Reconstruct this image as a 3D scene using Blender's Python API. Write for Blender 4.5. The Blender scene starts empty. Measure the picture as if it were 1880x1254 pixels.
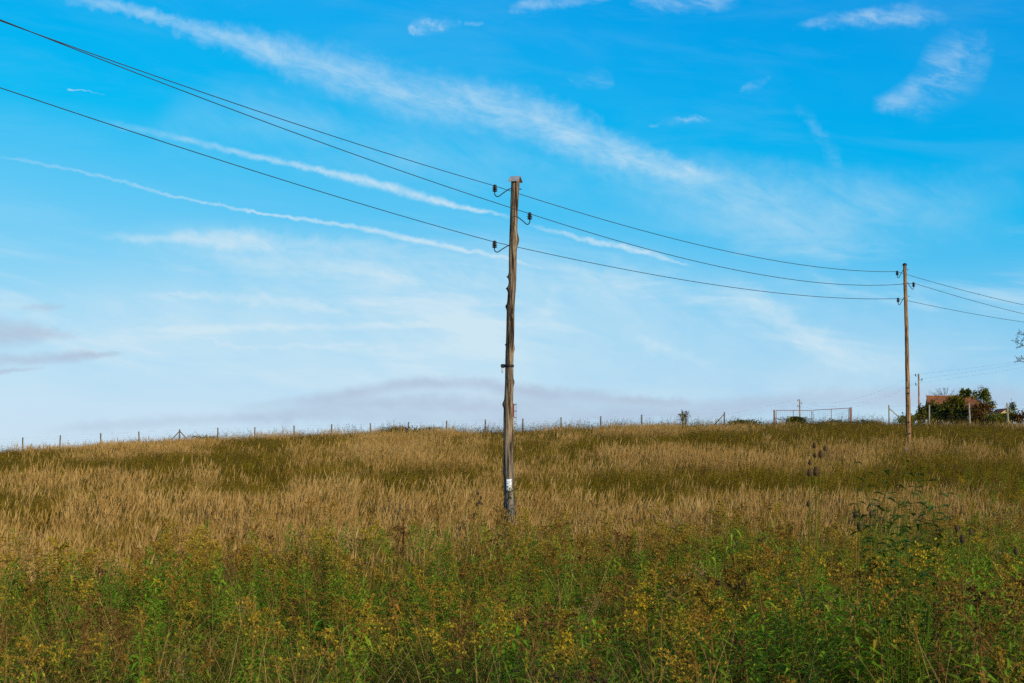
import bpy, math, random
import numpy as np
from mathutils import Vector

S = bpy.context.scene
COL = S.collection
R = math.radians

# ------------------------------------------------------------------ camera
EYE = 2.5
FPX = 2611.0                      # focal length in pixels of the 1880 px wide photograph (50 mm on 36 mm)
PITCH = math.atan((822 - 627) / FPX)
cam_data = bpy.data.cameras.new('camera')
cam_data.lens = 50.0
cam_data.sensor_width = 36.0
cam_data.clip_start = 0.1
cam_data.clip_end = 20000
cam_data.dof.use_dof = True
cam_data.dof.focus_distance = 36.0
cam_data.dof.aperture_fstop = 7.1
cam = bpy.data.objects.new('camera', cam_data)
COL.objects.link(cam)
cam.location = (0, 0, EYE)
cam.rotation_euler = (R(90) + PITCH, 0, 0)
S.camera = cam


def pdir(px, py):
    cx = (px - 940) / FPX
    cy = (627 - py) / FPX
    return Vector((cx, math.cos(PITCH) - cy * math.sin(PITCH), math.sin(PITCH) + cy * math.cos(PITCH)))


def at(px, py, Y):
    d = pdir(px, py)
    return Vector((0, 0, EYE)) + d * (Y / d.y)


# ------------------------------------------------------------------ light and exposure
SUN_AZ, SUN_EL = 138.0, 17.0       # clockwise from +Y, so the sun stands behind the viewer to the right
S.view_settings.view_transform = 'Standard'
S.view_settings.look = 'None'
S.view_settings.exposure = 0.0
S.view_settings.gamma = 1.0
S.render.engine = 'CYCLES'
S.cycles.max_bounces = 4
S.cycles.diffuse_bounces = 2
S.cycles.glossy_bounces = 2
S.cycles.transmission_bounces = 3
S.cycles.transparent_max_bounces = 4
S.cycles.use_adaptive_sampling = True
S.cycles.adaptive_threshold = 0.018
S.cycles.adaptive_min_samples = 12
S.cycles.use_denoising = False

sun_data = bpy.data.lights.new('sun', 'SUN')
sun_data.energy = 4.4
sun_data.angle = R(0.55)
sun_data.color = (1.0, 0.86, 0.66)
sun = bpy.data.objects.new('sun', sun_data)
COL.objects.link(sun)
to_sun = Vector((math.sin(R(SUN_AZ)) * math.cos(R(SUN_EL)), math.cos(R(SUN_AZ)) * math.cos(R(SUN_EL)), math.sin(R(SUN_EL))))
sun.rotation_euler = to_sun.to_track_quat('Z', 'Y').to_euler()

world = bpy.data.worlds.new('World')
S.world = world
world.use_nodes = True
WT = world.node_tree
WN, WL = WT.nodes, WT.links


def wmath(op, a, b=None, c=None, clamp=False):
    n = WN.new('ShaderNodeMath')
    n.operation = op
    n.use_clamp = clamp
    for i, v in enumerate((a, b, c)):
        if v is None:
            continue
        if isinstance(v, (int, float)):
            n.inputs[i].default_value = v
        else:
            WL.new(v, n.inputs[i])
    return n.outputs[0]


def wramp(v, lo, hi, a=0.0, b=1.0, smooth=True):
    n = WN.new('ShaderNodeMapRange')
    n.interpolation_type = 'SMOOTHSTEP' if smooth else 'LINEAR'
    WL.new(v, n.inputs['Value'])
    n.inputs['From Min'].default_value = lo
    n.inputs['From Max'].default_value = hi
    n.inputs['To Min'].default_value = a
    n.inputs['To Max'].default_value = b
    return n.outputs['Result']


def build_sky():
    sky = WN.new('ShaderNodeTexSky')
    sky.sky_type = 'NISHITA'
    sky.sun_disc = False
    sky.sun_elevation = R(SUN_EL)
    sky.sun_rotation = R(SUN_AZ)
    sky.altitude = 200
    sky.air_density = 1.0
    sky.dust_density = 0.2
    sky.ozone_density = 3.0
    sep = WN.new('ShaderNodeSeparateColor')
    WL.new(sky.outputs[0], sep.inputs[0])
    # film response of the clear sky: one soft shoulder per channel, the same in every direction
    chans = []
    for i, (k, o, top) in enumerate(((2.6, 0.215, .72), (2.5, 0.045, .86), (6.2, 0.095, .93))):
        v = wmath('MULTIPLY', sep.outputs[i], 0.1)
        v = wmath('SUBTRACT', v, o)
        v = wmath('MAXIMUM', v, 0.0)
        v = wmath('EXPONENT', wmath('MULTIPLY', v, -k))
        chans.append(wmath('MULTIPLY', wmath('SUBTRACT', 1.0, v), top))
    comb = WN.new('ShaderNodeCombineColor')
    for i in range(3):
        WL.new(chans[i], comb.inputs[i])

    tc = WN.new('ShaderNodeTexCoord')
    sx = WN.new('ShaderNodeSeparateXYZ')
    WL.new(tc.outputs['Generated'], sx.inputs[0])
    az = wmath('ARCTAN2', sx.outputs[0], sx.outputs[1])
    el = wmath('ARCSINE', sx.outputs[2])

    def noise(scale, sxyz, detail=5.0, rough=0.55, rot=0.0, distort=0.0):
        cb = WN.new('ShaderNodeCombineXYZ')
        WL.new(az, cb.inputs[0])
        WL.new(el, cb.inputs[1])
        mp = WN.new('ShaderNodeMapping')
        mp.vector_type = 'TEXTURE'
        mp.inputs['Rotation'].default_value = (0, 0, rot)
        mp.inputs['Scale'].default_value = sxyz
        WL.new(cb.outputs[0], mp.inputs[0])
        n = WN.new('ShaderNodeTexNoise')
        n.noise_dimensions = '2D'
        n.inputs['Scale'].default_value = scale
        n.inputs['Detail'].default_value = detail
        n.inputs['Roughness'].default_value = rough
        n.inputs['Distortion'].default_value = distort
        WL.new(mp.outputs[0], n.inputs['Vector'])
        return n.outputs[0]

    PX = 1.0 / FPX
    warp = noise(90, (1, 1, 1), 4, 0.6)
    warp_big = noise(14, (1.6, 1, 1), 3, 0.5)
    fibre = noise(34, (1.8, 0.7, 1), 8, 0.66, R(-22), 0.25)
    puff = noise(120, (1.4, 1, 1), 5, 0.62)
    w1 = wmath('MULTIPLY', wmath('SUBTRACT', warp, 0.5), 14 * PX)
    w2 = wmath('MULTIPLY', wmath('SUBTRACT', warp_big, 0.5), 36 * PX)
    el_f = wmath('ADD', el, w1)                  # for crisp trails
    el_w = wmath('ADD', wmath('ADD', el, w2), wmath('MULTIPLY', w1, 1.6))   # for broad veils
    az_w = wmath('ADD', az, wmath('MULTIPLY', w1, 2.0))

    def ae(px, py):
        d = pdir(px, py).normalized()
        return math.atan2(d.x, d.y), math.asin(d.z)

    def curve(x, pts):
        n = WN.new('ShaderNodeFloatCurve')
        cm = n.mapping
        cm.use_clip = False
        c = cm.curves[0]
        pts = sorted(pts)
        c.points[0].location = pts[0]
        c.points[1].location = pts[-1]
        for p in pts[1:-1]:
            c.points.new(*p)
        for p in c.points:
            p.handle_type = 'AUTO_CLAMPED'
        cm.update()
        WL.new(x, n.inputs['Value'])
        return n.outputs[0]

    fine = noise(70, (2.2, 0.7, 1), 8, 0.68, R(-14), 0.3)

    def streak(pts, veil=False, tex=None, lo=0.30, hi=0.70, skew=0.0, erode=False):
        """pts: (px, py, half width px, strength); a cirrus band or trail along a line of sky directions"""
        q = [(*ae(p[0], p[1]), p[2] * PX, p[3]) for p in pts]
        a0, a1 = q[0][0], q[-1][0]
        e0, e1 = min(p[1] for p in q) - 1e-3, max(p[1] for p in q) + 1e-3
        wm = max(p[2] for p in q)
        im = max(p[3] for p in q)
        t = wmath('DIVIDE', wmath('SUBTRACT', az_w if veil else az, a0), a1 - a0)
        tcl = wmath('MINIMUM', wmath('MAXIMUM', t, 0.0), 1.0)
        T = [(p[0] - a0) / (a1 - a0) for p in q]
        ce = curve(tcl, [(T[i], (q[i][1] - e0) / (e1 - e0)) for i in range(len(q))])
        cw = curve(tcl, [(T[i], q[i][2] / wm) for i in range(len(q))])
        ci = curve(tcl, [(T[i], q[i][3] / im) for i in range(len(q))])
        centre = wmath('MULTIPLY_ADD', ce, e1 - e0, e0)
        d = wmath('SUBTRACT', el_w if veil is True else el_f, centre)
        d = wmath('DIVIDE', d, wmath('MULTIPLY', cw, wm))
        if skew:
            d = wmath('ADD', d, wmath('MULTIPLY', wmath('ABSOLUTE', d), skew))
        prof = wramp(wmath('ABSOLUTE', d), 0.0, 1.5, 1.0, 0.0)
        ends = wmath('MULTIPLY', wramp(t, -0.03, 0.06), wramp(t, 0.94, 1.03, 1.0, 0.0))
        v = wmath('MULTIPLY', wmath('MULTIPLY', prof, ends), wmath('MULTIPLY', ci, im))
        if tex is not None:
            v = wmath('MULTIPLY', v, wramp(tex, lo, hi, 0.45, 1.3, False))
        if erode:
            v = wmath('MULTIPLY', v, wramp(fine, 0.34, 0.66, 0.25, 1.5))
        return v

    white = []
    # the broad old trail sweeping down from the upper left
    white.append(streak([(110, -6, 8, .2), (230, 14, 10, .34), (380, 64, 18, .36), (520, 104, 30, .42), (640, 134, 40, .38),
                         (760, 172, 42, .38), (880, 196, 38, .42), (960, 214, 40, .44), (1040, 246, 42, .48), (1130, 288, 34, .46),
                         (1230, 314, 24, .46), (1330, 336, 16, .26)], True, fine, .30, .68))
    white.append(streak([(1080, 330, 40, .05), (1250, 350, 60, .25), (1400, 378, 70, .36), (1560, 395, 66, .32), (1760, 385, 60, .14),
                         (1900, 350, 60, .04)], True, fibre, .3, .72))
    # two fresh narrow trails
    white.append(streak([(190, 224, 8, .10), (330, 254, 7, .26), (450, 283, 6, .42), (610, 318, 6.5, .62), (700, 340, 9, .66),
                         (780, 362, 8, .64), (860, 383, 4.5, .66), (935, 397, 3, .4)], False, puff, .25, .75))
    white.append(streak([(975, 414, 4, .26), (1040, 432, 4.5, .5), (1100, 445, 5.5, .6), (1180, 461, 6, .62), (1230, 477, 3.5, .5), (1270, 489, 2, .15)],
                        False, puff, .25, .8))
    white.append(streak([(-10, 285, 3, .22), (160, 318, 3, .28), (330, 362, 3, .38), (430, 382, 2.6, .5), (520, 398, 3.2, .62), (640, 415, 5, .64),
                         (760, 440, 6, .62), (860, 460, 4.5, .56), (935, 475, 4, .36), (1010, 497, 3, .08)], False, puff, .2, .8))
    # wide pale sheet over the middle of the sky
    white.append(streak([(-60, 640, 60, .05), (200, 600, 110, .22), (500, 585, 130, .36), (900, 600, 140, .42), (1200, 600, 130, .38), (1500, 600, 110, .24), (1900, 640, 60, .12)], True, fibre, .2, .8))
    white.append(streak([(180, 440, 20, .06), (420, 450, 40, .22), (700, 490, 40, .26), (1000, 520, 30, .16), (1200, 520, 20, .05)], True, fibre, .3, .7))
    white.append(streak([(260, 250, 40, .03), (420, 220, 60, .12), (640, 260, 70, .16), (900, 300, 60, .14), (1100, 340, 40, .05)], True, fibre, .3, .7))
    # veils lower down
    white.append(streak([(180, 434, 8, .1), (300, 436, 10, .36), (420, 440, 16, .42), (560, 448, 16, .2), (760, 455, 12, .04)], True, fibre))
    white.append(streak([(290, 533, 5, .15), (400, 542, 9, .34), (520, 550, 10, .36), (590, 566, 10, .36), (655, 588, 5, .1)], True, fibre))
    white.append(streak([(220, 606, 5, .1), (420, 602, 7, .3), (700, 598, 7, .34), (860, 594, 6, .36), (980, 596, 5, .1)], False, fibre, .1, .9))
    white.append(streak([(360, 616, 4, .1), (450, 630, 5, .3), (620, 634, 6, .2), (760, 640, 5, .05)], True, fibre))
    white.append(streak([(1310, 515, 18, .06), (1400, 560, 30, .32), (1480, 620, 32, .4), (1560, 655, 28, .36), (1700, 675, 24, .1)], True, fibre))
    white.append(streak([(1160, 620, 10, .05), (1230, 645, 14, .3), (1320, 672, 8, .05)], True, fibre))
    white.append(streak([(990, 590, 30, .05), (1060, 530, 40, .14), (1200, 540, 40, .1), (1350, 600, 30, .04)], True, fibre))
    # wisps high on the right and along the top
    white.append(streak([(1600, 184, 10, .1), (1660, 172, 24, .24), (1720, 135, 54, .22), (1770, 112, 52, .21), (1822, 106, 22, .06)], True, fibre, .3, .7, erode=True))
    white.append(streak([(1460, 52, 5, .08), (1540, 36, 13, .24), (1660, 22, 17, .28), (1750, 26, 10, .06)], True, fibre, .36, .62, erode=True))
    white.append(streak([(930, 14, 5, .1), (990, 4, 12, .28), (1060, -2, 12, .28), (1120, -4, 8, .1)], True, fibre, erode=True))
    white.append(streak([(1160, 4, 8, .1), (1220, 4, 18, .24), (1300, 0, 20, .26), (1360, 2, 8, .06)], True, fibre, erode=True))
    white.append(streak([(748, 50, 4, .2), (775, 46, 13, .30), (815, 42, 10, .28), (846, 40, 4, .1)], True, puff, .40, .60, erode=True))
    white.append(streak([(852, 43, 3, .1), (868, 43, 4, .14), (888, 44, 3, .1)], False))
    white.append(streak([(1195, 232, 4, .1), (1215, 230, 5, .10), (1255, 219, 7, .16), (1290, 219, 5, .16), (1306, 220, 3, .1)], True, puff, .42, .60, erode=True))
    white.append(streak([(1040, 148, 5, .06), (1090, 150, 18, .07), (1130, 152, 8, .05)], True, fibre, erode=True))
    white.append(streak([(1360, 165, 4, .1), (1388, 160, 9, .09), (1412, 148, 4, .08)], True, fibre, erode=True))
    white.append(streak([(1460, 200, 8, .04), (1500, 240, 22, .07), (1530, 290, 26, .08), (1550, 310, 10, .02)], True, fibre, erode=True))
    white.append(streak([(124, 163, 1.6, .6), (132, 163.5, 1.4, .5), (160, 168, 1.0, .2), (195, 173, .9, .05)], False))
    total = white[0]
    for v in white[1:]:
        total = wmath('ADD', total, v)
    # thin cirrus veil all over the sky, thicker towards the horizon
    veil_n = noise(9, (2.6, 0.8, 1), 7, 0.6, R(-8), 0.3)
    veil = wmath('MULTIPLY', wramp(veil_n, 0.30, 0.72, 0.05, 1.0), wramp(el, R(1.5), R(8.0), 0.46, 0.02))
    wisp_n = noise(20, (3.4, 0.62, 1), 8, 0.62, R(-7), 0.35)
    wisp = wmath('MULTIPLY', wramp(wisp_n, 0.44, 0.76), wmath('MULTIPLY', wramp(el, R(1), R(4)), wramp(el, R(5.5), R(10), 0.55, 0.04)))
    veil = wmath('ADD', veil, wisp)
    hi = wramp(el, R(18), R(42), 0.0, 0.5)  # unseen veil added above the view to supply neutral ambient light
    veil = wmath('ADD', veil, wmath('MULTIPLY', hi, wramp(veil_n, 0.3, 0.7)))
    total = wmath('MINIMUM', wmath('ADD', total, veil), 0.92)
    vm = WN.new('ShaderNodeMix')           # overhead part tinted warm white to offset the blue ambient light
    vm.data_type = 'RGBA'
    WL.new(wramp(el, R(17), R(42)), vm.inputs[0])
    vm.inputs[6].default_value = (0.63, 0.80, 0.90, 1)
    vm.inputs[7].default_value = (0.95, 0.90, 0.82, 1)
    VEIL = vm.outputs[2]
    mix = WN.new('ShaderNodeMix')
    mix.data_type = 'RGBA'
    WL.new(total, mix.inputs[0])
    WL.new(comb.outputs[0], mix.inputs[6])
    WL.new(VEIL, mix.inputs[7])

    # lilac-grey low stratus
    grey = []
    grey.append(streak([(-40, 612, 26, .7), (40, 612, 22, .7), (100, 613, 10, .5), (150, 617, 4, .2)], 2, fibre, .1, .8))
    grey.append(streak([(-40, 662, 14, .6), (60, 660, 11, .55), (130, 655, 11, .72), (180, 652, 7, .6), (228, 650, 2.5, .2)], 2, fibre, .1, .8))
    grey.append(streak([(-30, 684, 5, .7), (40, 679, 4, .5), (80, 676, 2, .2)], 2))
    grey.append(streak([(30, 566, 3, .1), (85, 565, 7, .4), (125, 562, 3, .1)], 2))
    # the long low bank: a crisper crest, then soft layers below it
    grey.append(streak([(430, 748, 5, .2), (560, 733, 10, .35), (680, 715, 12, .62), (780, 703, 12, .72), (830, 703, 12, .7), (950, 716, 14, .62), (1100, 728, 12, .55),
                        (1230, 738, 8, .4), (1300, 742, 5, .1)], 2, fibre, .0, .9))
    grey.append(streak([(380, 764, 10, .2), (560, 752, 18, .5), (760, 738, 24, .65), (950, 744, 26, .65), (1200, 752, 20, .55), (1420, 742, 18, .55), (1600, 730, 20, .55), (1760, 736, 24, .6), (1920, 740, 26, .6)],
                       True, fibre, .1, .9))
    grey.append(streak([(60, 790, 8, .1), (300, 778, 12, .4), (640, 768, 12, .4), (900, 772, 14, .4), (1200, 766, 12, .35), (1420, 762, 8, .1)], True, fibre, .1, .9))
    g = grey[0]
    for v in grey[1:]:
        g = wmath('ADD', g, v)
    g = wmath('MINIMUM', g, 0.9)
    mix2 = WN.new('ShaderNodeMix')
    mix2.data_type = 'RGBA'
    WL.new(g, mix2.inputs[0])
    WL.new(mix.outputs[2], mix2.inputs[6])
    mix2.inputs[7].default_value = (0.43, 0.51, 0.66, 1)
    # away from the trails only the clear sky and the thin veil are left
    mix0 = WN.new('ShaderNodeMix')
    mix0.data_type = 'RGBA'
    WL.new(veil, mix0.inputs[0])
    WL.new(comb.outputs[0], mix0.inputs[6])
    WL.new(VEIL, mix0.inputs[7])
    bgs = []
    for col in (mix0.outputs[2], mix2.outputs[2]):
        scale = WN.new('ShaderNodeVectorMath')
        scale.operation = 'SCALE'
        WL.new(col, scale.inputs[0])
        scale.inputs[3].default_value = 10.0
        bg = WN['Background'] if not bgs else WN.new('ShaderNodeBackground')
        WL.new(scale.outputs[0], bg.inputs[0])
        bg.inputs[1].default_value = 0.1
        bgs.append(bg)
    inside = wmath('MULTIPLY', wmath('LESS_THAN', wmath('ABSOLUTE', az), 0.46), wmath('LESS_THAN', el, 0.36))
    ms = WN.new('ShaderNodeMixShader')
    WL.new(inside, ms.inputs[0])
    WL.new(bgs[0].outputs[0], ms.inputs[1])
    WL.new(bgs[1].outputs[0], ms.inputs[2])
    WL.new(ms.outputs[0], WN['World Output'].inputs[0])


build_sky()
world.cycles.sampling_method = 'MANUAL'
world.cycles.sample_map_resolution = 256

# ------------------------------------------------------------------ helpers
rng = np.random.default_rng(7)
random.seed(7)


def tag(o, label=None, cat=None, group=None, kind=None):
    if label:
        o['label'] = label
    if cat:
        o['category'] = cat
    if group:
        o['group'] = group
    if kind:
        o['kind'] = kind
    return o


def link(o, parent=None):
    COL.objects.link(o)
    if parent is not None:
        o.parent = parent
    return o


def empty(name, loc, rz=0.0):
    o = bpy.data.objects.new(name, None)
    o.empty_display_size = 0.1
    o.location = loc
    o.rotation_euler = (0, 0, rz)
    return link(o)


class MB:
    """collects vertices and faces for one mesh; every vertex carries a random number 'rnd' for colour variety"""

    def __init__(self):
        self.v, self.f, self.m, self.r = [], [], [], []

    def add(self, verts, faces, mat=0, rnd=0.5):
        b = len(self.v)
        self.v.extend([tuple(p) for p in verts])
        self.f.extend([tuple(i + b for i in f) for f in faces])
        self.m.extend([mat] * len(faces))
        self.r.extend([rnd] * len(verts))

    def box(self, c, s, mat=0, rnd=0.5, rot=None):
        c = Vector(c)
        vs = []
        for x in (-.5, .5):
            for y in (-.5, .5):
                for z in (-.5, .5):
                    p = Vector((x * s[0], y * s[1], z * s[2]))
                    if rot is not None:
                        p = rot @ p
                    vs.append(c + p)
        self.add(vs, [(0, 1, 3, 2), (4, 6, 7, 5), (0, 4, 5, 1), (2, 3, 7, 6), (0, 2, 6, 4), (1, 5, 7, 3)], mat, rnd)

    def beam(self, a, b, w, d, mat=0, rnd=0.5, up=Vector((0, 0, 1))):
        a, b = Vector(a), Vector(b)
        t = (b - a).normalized()
        s = t.cross(up)
        if s.length < 1e-3:
            s = t.cross(Vector((0, 1, 0)))
        s.normalize()
        n = s.cross(t)
        vs = []
        for p in (a, b):
            for i, j in ((-1, -1), (1, -1), (1, 1), (-1, 1)):
                vs.append(p + s * (i * w / 2) + n * (j * d / 2))
        self.add(vs, [(3, 2, 1, 0), (4, 5, 6, 7), (0, 1, 5, 4), (1, 2, 6, 5), (2, 3, 7, 6), (3, 0, 4, 7)], mat, rnd)

    def tube(self, path, radii, segs=8, mat=0, rnd=0.5, caps=True):
        path = [Vector(p) for p in path]
        n = len(path)
        if isinstance(radii, (int, float)):
            radii = [radii] * n
        ref = None
        vs, fs = [], []
        for i in range(n):
            t = (path[min(i + 1, n - 1)] - path[max(i - 1, 0)]).normalized()
            if ref is None:
                ref = Vector((0, 1, 0)) if abs(t.z) > .7 else Vector((0, 0, 1))
            s = t.cross(ref).normalized()
            u = s.cross(t).normalized()
            ref = u
            for k in range(segs):
                a = 2 * math.pi * k / segs
                vs.append(path[i] + (s * math.cos(a) + u * math.sin(a)) * radii[i])
        for i in range(n - 1):
            for k in range(segs):
                k2 = (k + 1) % segs
                fs.append((i * segs + k, i * segs + k2, (i + 1) * segs + k2, (i + 1) * segs + k))
        if caps:
            fs.append(tuple(range(segs - 1, -1, -1)))
            fs.append(tuple((n - 1) * segs + k for k in range(segs)))
        self.add(vs, fs, mat, rnd)

    def lathe(self, prof, segs=16, origin=(0, 0, 0), mat=0, rnd=0.5):
        o = Vector(origin)
        vs, fs = [], []
        for r, z in prof:
            for k in range(segs):
                a = 2 * math.pi * k / segs
                vs.append(o + Vector((r * math.cos(a), r * math.sin(a), z)))
        for i in range(len(prof) - 1):
            for k in range(segs):
                k2 = (k + 1) % segs
                fs.append((i * segs + k, i * segs + k2, (i + 1) * segs + k2, (i + 1) * segs + k))
        fs.append(tuple(range(segs - 1, -1, -1)))
        fs.append(tuple((len(prof) - 1) * segs + k for k in range(segs)))
        self.add(vs, fs, mat, rnd)

    def blade(self, base, az, h, w, lean, bend, segs=3, mat=0, rnd=0.5, face=None):
        """a grass blade or flat stalk: leans by lean and curls over by bend (fractions of its height) towards az"""
        base = Vector(base)
        d = Vector((math.cos(az), math.sin(az), 0))
        fa = az + math.pi / 2 if face is None else face
        s = Vector((math.cos(fa), math.sin(fa), 0)) * (w / 2)
        vs = []
        for i in range(segs):
            t = i / segs
            c = base + d * (h * (lean * t + bend * t * t)) + Vector((0, 0, h * (t - .45 * bend * bend * t * t)))
            k = 1 - .55 * t
            vs += [c - s * k, c + s * k]
        vs.append(base + d * (h * (lean + bend)) + Vector((0, 0, h * (1 - .45 * bend * bend))))
        fs = [(2 * i, 2 * i + 1, 2 * i + 3, 2 * i + 2) for i in range(segs - 1)]
        fs.append((2 * segs - 2, 2 * segs - 1, 2 * segs))
        self.add(vs, fs, mat, rnd)
        return vs[-1]

    def leaf(self, base, d, length, width, droop=0.3, fold=0.25, mat=0, rnd=0.5):
        """a lance-shaped leaf with a folded midrib, four faces"""
        base, d = Vector(base), Vector(d).normalized()
        s = d.cross(Vector((0, 0, 1)))
        if s.length < 1e-3:
            s = Vector((1, 0, 0))
        s.normalize()
        u = s.cross(d)
        m = base + d * (length * .45) - Vector((0, 0, droop * length * .12))
        t = base + d * length - Vector((0, 0, droop * length * .55))
        e = u * (width * fold)
        self.add([base, m + s * (width / 2) + e, m, m - s * (width / 2) + e, t],
                 [(0, 1, 2), (0, 2, 3), (2, 1, 4), (3, 2, 4)], mat, rnd)

    def mesh(self, name, mats, smooth=False):
        me = bpy.data.meshes.new(name)
        me.from_pydata(self.v, [], self.f)
        for m in mats:
            me.materials.append(m)
        if len(mats) > 1:
            me.polygons.foreach_set('material_index', self.m)
        a = me.attributes.new('rnd', 'FLOAT', 'POINT')
        a.data.foreach_set('value', self.r)
        if smooth:
            me.polygons.foreach_set('use_smooth', [True] * len(self.f))
        me.update()
        return me

    def build(self, name, mats, parent=None, smooth=False):
        if not isinstance(mats, (list, tuple)):
            mats = [mats]
        o = bpy.data.objects.new(name, self.mesh(name, mats, smooth))
        return link(o, parent)


def value_noise(x, y, seed, cell):
    g = np.random.default_rng(seed).random((256, 256))
    X, Y = np.asarray(x) / cell + 1000, np.asarray(y) / cell + 1000
    i, j = np.floor(X).astype(int), np.floor(Y).astype(int)
    fx, fy = X - i, Y - j
    fx, fy = fx * fx * (3 - 2 * fx), fy * fy * (3 - 2 * fy)
    a, b = g[i % 256, j % 256], g[(i + 1) % 256, j % 256]
    c, d = g[i % 256, (j + 1) % 256], g[(i + 1) % 256, (j + 1) % 256]
    return (a * (1 - fx) + b * fx) * (1 - fy) + (c * (1 - fx) + d * fx) * fy


def sstep(a, b, v):
    t = np.clip((np.asarray(v, float) - a) / (b - a), 0, 1)
    return t * t * (3 - 2 * t)


# ------------------------------------------------------------------ terrain
CREST_Y = 110.0
_rp = [(-400, 826), (0, 822), (200, 813), (340, 800), (500, 795), (640, 787), (720, 783), (900, 785), (1000, 781), (1180, 775), (1330, 770), (1450, 767),
       (1560, 769), (1750, 773), (1880, 778), (2200, 788)]
_rx = np.array([(p[0] - 940) / FPX * CREST_Y for p in _rp])
_rz = np.array([EYE + (822 - p[1]) / FPX * CREST_Y - 1.12 for p in _rp])


def gz(x, y):
    x, y = np.asarray(x, float), np.asarray(y, float)
    ridge = np.interp(x, _rx, _rz)
    s = np.clip((y - 30) / (CREST_Y - 30), 0, 1)
    z = ridge * np.sin(s * math.pi / 2)
    over = np.clip(y - CREST_Y, 0, None)
    drop = np.where(over < 120, 1.15 * (over / 60) ** 2, 4.6 + (over - 120) * 0.0766)
    z = z - np.minimum(drop, 60)
    z = z + 0.55 * (1 - sstep(1.0, 14.0, y))
    z = z + 0.5 * np.exp(-((x - 3.7) / 2.0) ** 2 - ((y - 10.6) / 3.4) ** 2)      # low bank at the right
    z = z + (value_noise(x, y, 3, 5.0) - .5) * .22 * sstep(8, 24, y) * (1 - sstep(25, 31, y) * (1 - sstep(33, 42, y)))
    return z


def g(x, y):
    return float(gz(x, y))


# ------------------------------------------------------------------ materials
def nmat(name):
    m = bpy.data.materials.new(name)
    m.use_nodes = True
    nt = m.node_tree
    return m, nt.nodes, nt.links, nt.nodes['Principled BSDF']


def ramp(N, stops, interp='LINEAR'):
    n = N.new('ShaderNodeValToRGB')
    cr = n.color_ramp
    cr.interpolation = interp
    cr.elements[0].position, cr.elements[0].color = stops[0][0], (*stops[0][1], 1)
    cr.elements[1].position, cr.elements[1].color = stops[-1][0], (*stops[-1][1], 1)
    for p, c in stops[1:-1]:
        e = cr.elements.new(p)
        e.color = (*c, 1)
    return n


def plant_mat(name, stops, trans=0.25, spread=0.5, rough=0.75, patch=0.0, spec=0.07):
    """leaf material: colour picked per leaf (rnd), per plant (object random) and, if wanted, per patch of ground"""
    m, N, L, b = nmat(name)
    a = N.new('ShaderNodeAttribute')
    a.attribute_name = 'rnd'
    oi = N.new('ShaderNodeObjectInfo')
    mx = N.new('ShaderNodeMath')
    mx.operation = 'MULTIPLY_ADD'
    L.new(oi.outputs['Random'], mx.inputs[0])
    mx.inputs[1].default_value = 1 - spread
    sc = N.new('ShaderNodeMath')
    sc.operation = 'MULTIPLY'
    L.new(a.outputs['Fac'], sc.inputs[0])
    sc.inputs[1].default_value = spread
    L.new(sc.outputs[0], mx.inputs[2])
    fac = mx.outputs[0]
    if patch:
        ge = N.new('ShaderNodeNewGeometry')
        no = N.new('ShaderNodeTexNoise')
        no.inputs['Scale'].default_value = 0.16
        no.inputs['Detail'].default_value = 3
        L.new(ge.outputs['Position'], no.inputs['Vector'])
        p = N.new('ShaderNodeMath')
        p.operation = 'MULTIPLY_ADD'
        L.new(no.outputs[0], p.inputs[0])
        p.inputs[1].default_value = patch
        p.inputs[2].default_value = -patch / 2
        ad = N.new('ShaderNodeMath')
        ad.operation = 'ADD'
        ad.use_clamp = True
        L.new(fac, ad.inputs[0])
        L.new(p.outputs[0], ad.inputs[1])
        fac = ad.outputs[0]
    r = ramp(N, stops)
    L.new(fac, r.inputs[0])
    L.new(r.outputs[0], b.inputs['Base Color'])
    b.inputs['Roughness'].default_value = rough
    b.inputs['Specular IOR Level'].default_value = spec
    if trans:
        t = N.new('ShaderNodeBsdfTranslucent')
        L.new(r.outputs[0], t.inputs[0])
        mi = N.new('ShaderNodeMixShader')
        mi.inputs[0].default_value = trans
        L.new(b.outputs[0], mi.inputs[1])
        L.new(t.outputs[0], mi.inputs[2])
        L.new(mi.outputs[0], N['Material Output'].inputs[0])
    return m


def plain(name, col, rough=0.6, metal=0.0, var=0.25, scale=6.0, bump=0.0):
    m, N, L, b = nmat(name)
    tc = N.new('ShaderNodeTexCoord')
    no = N.new('ShaderNodeTexNoise')
    no.inputs['Scale'].default_value = scale
    no.inputs['Detail'].default_value = 6
    L.new(tc.outputs['Object'], no.inputs['Vector'])
    r = ramp(N, [(0.3, tuple(c * (1 - var) for c in col)), (0.7, tuple(min(1, c * (1 + var)) for c in col))])
    L.new(no.outputs[0], r.inputs[0])
    L.new(r.outputs[0], b.inputs['Base Color'])
    b.inputs['Roughness'].default_value = rough
    b.inputs['Metallic'].default_value = metal
    if bump:
        bm = N.new('ShaderNodeBump')
        bm.inputs['Strength'].default_value = bump
        bm.inputs['Distance'].default_value = 0.02
        L.new(no.outputs[0], bm.inputs['Height'])
        L.new(bm.outputs[0], b.inputs['Normal'])
    return m


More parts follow.
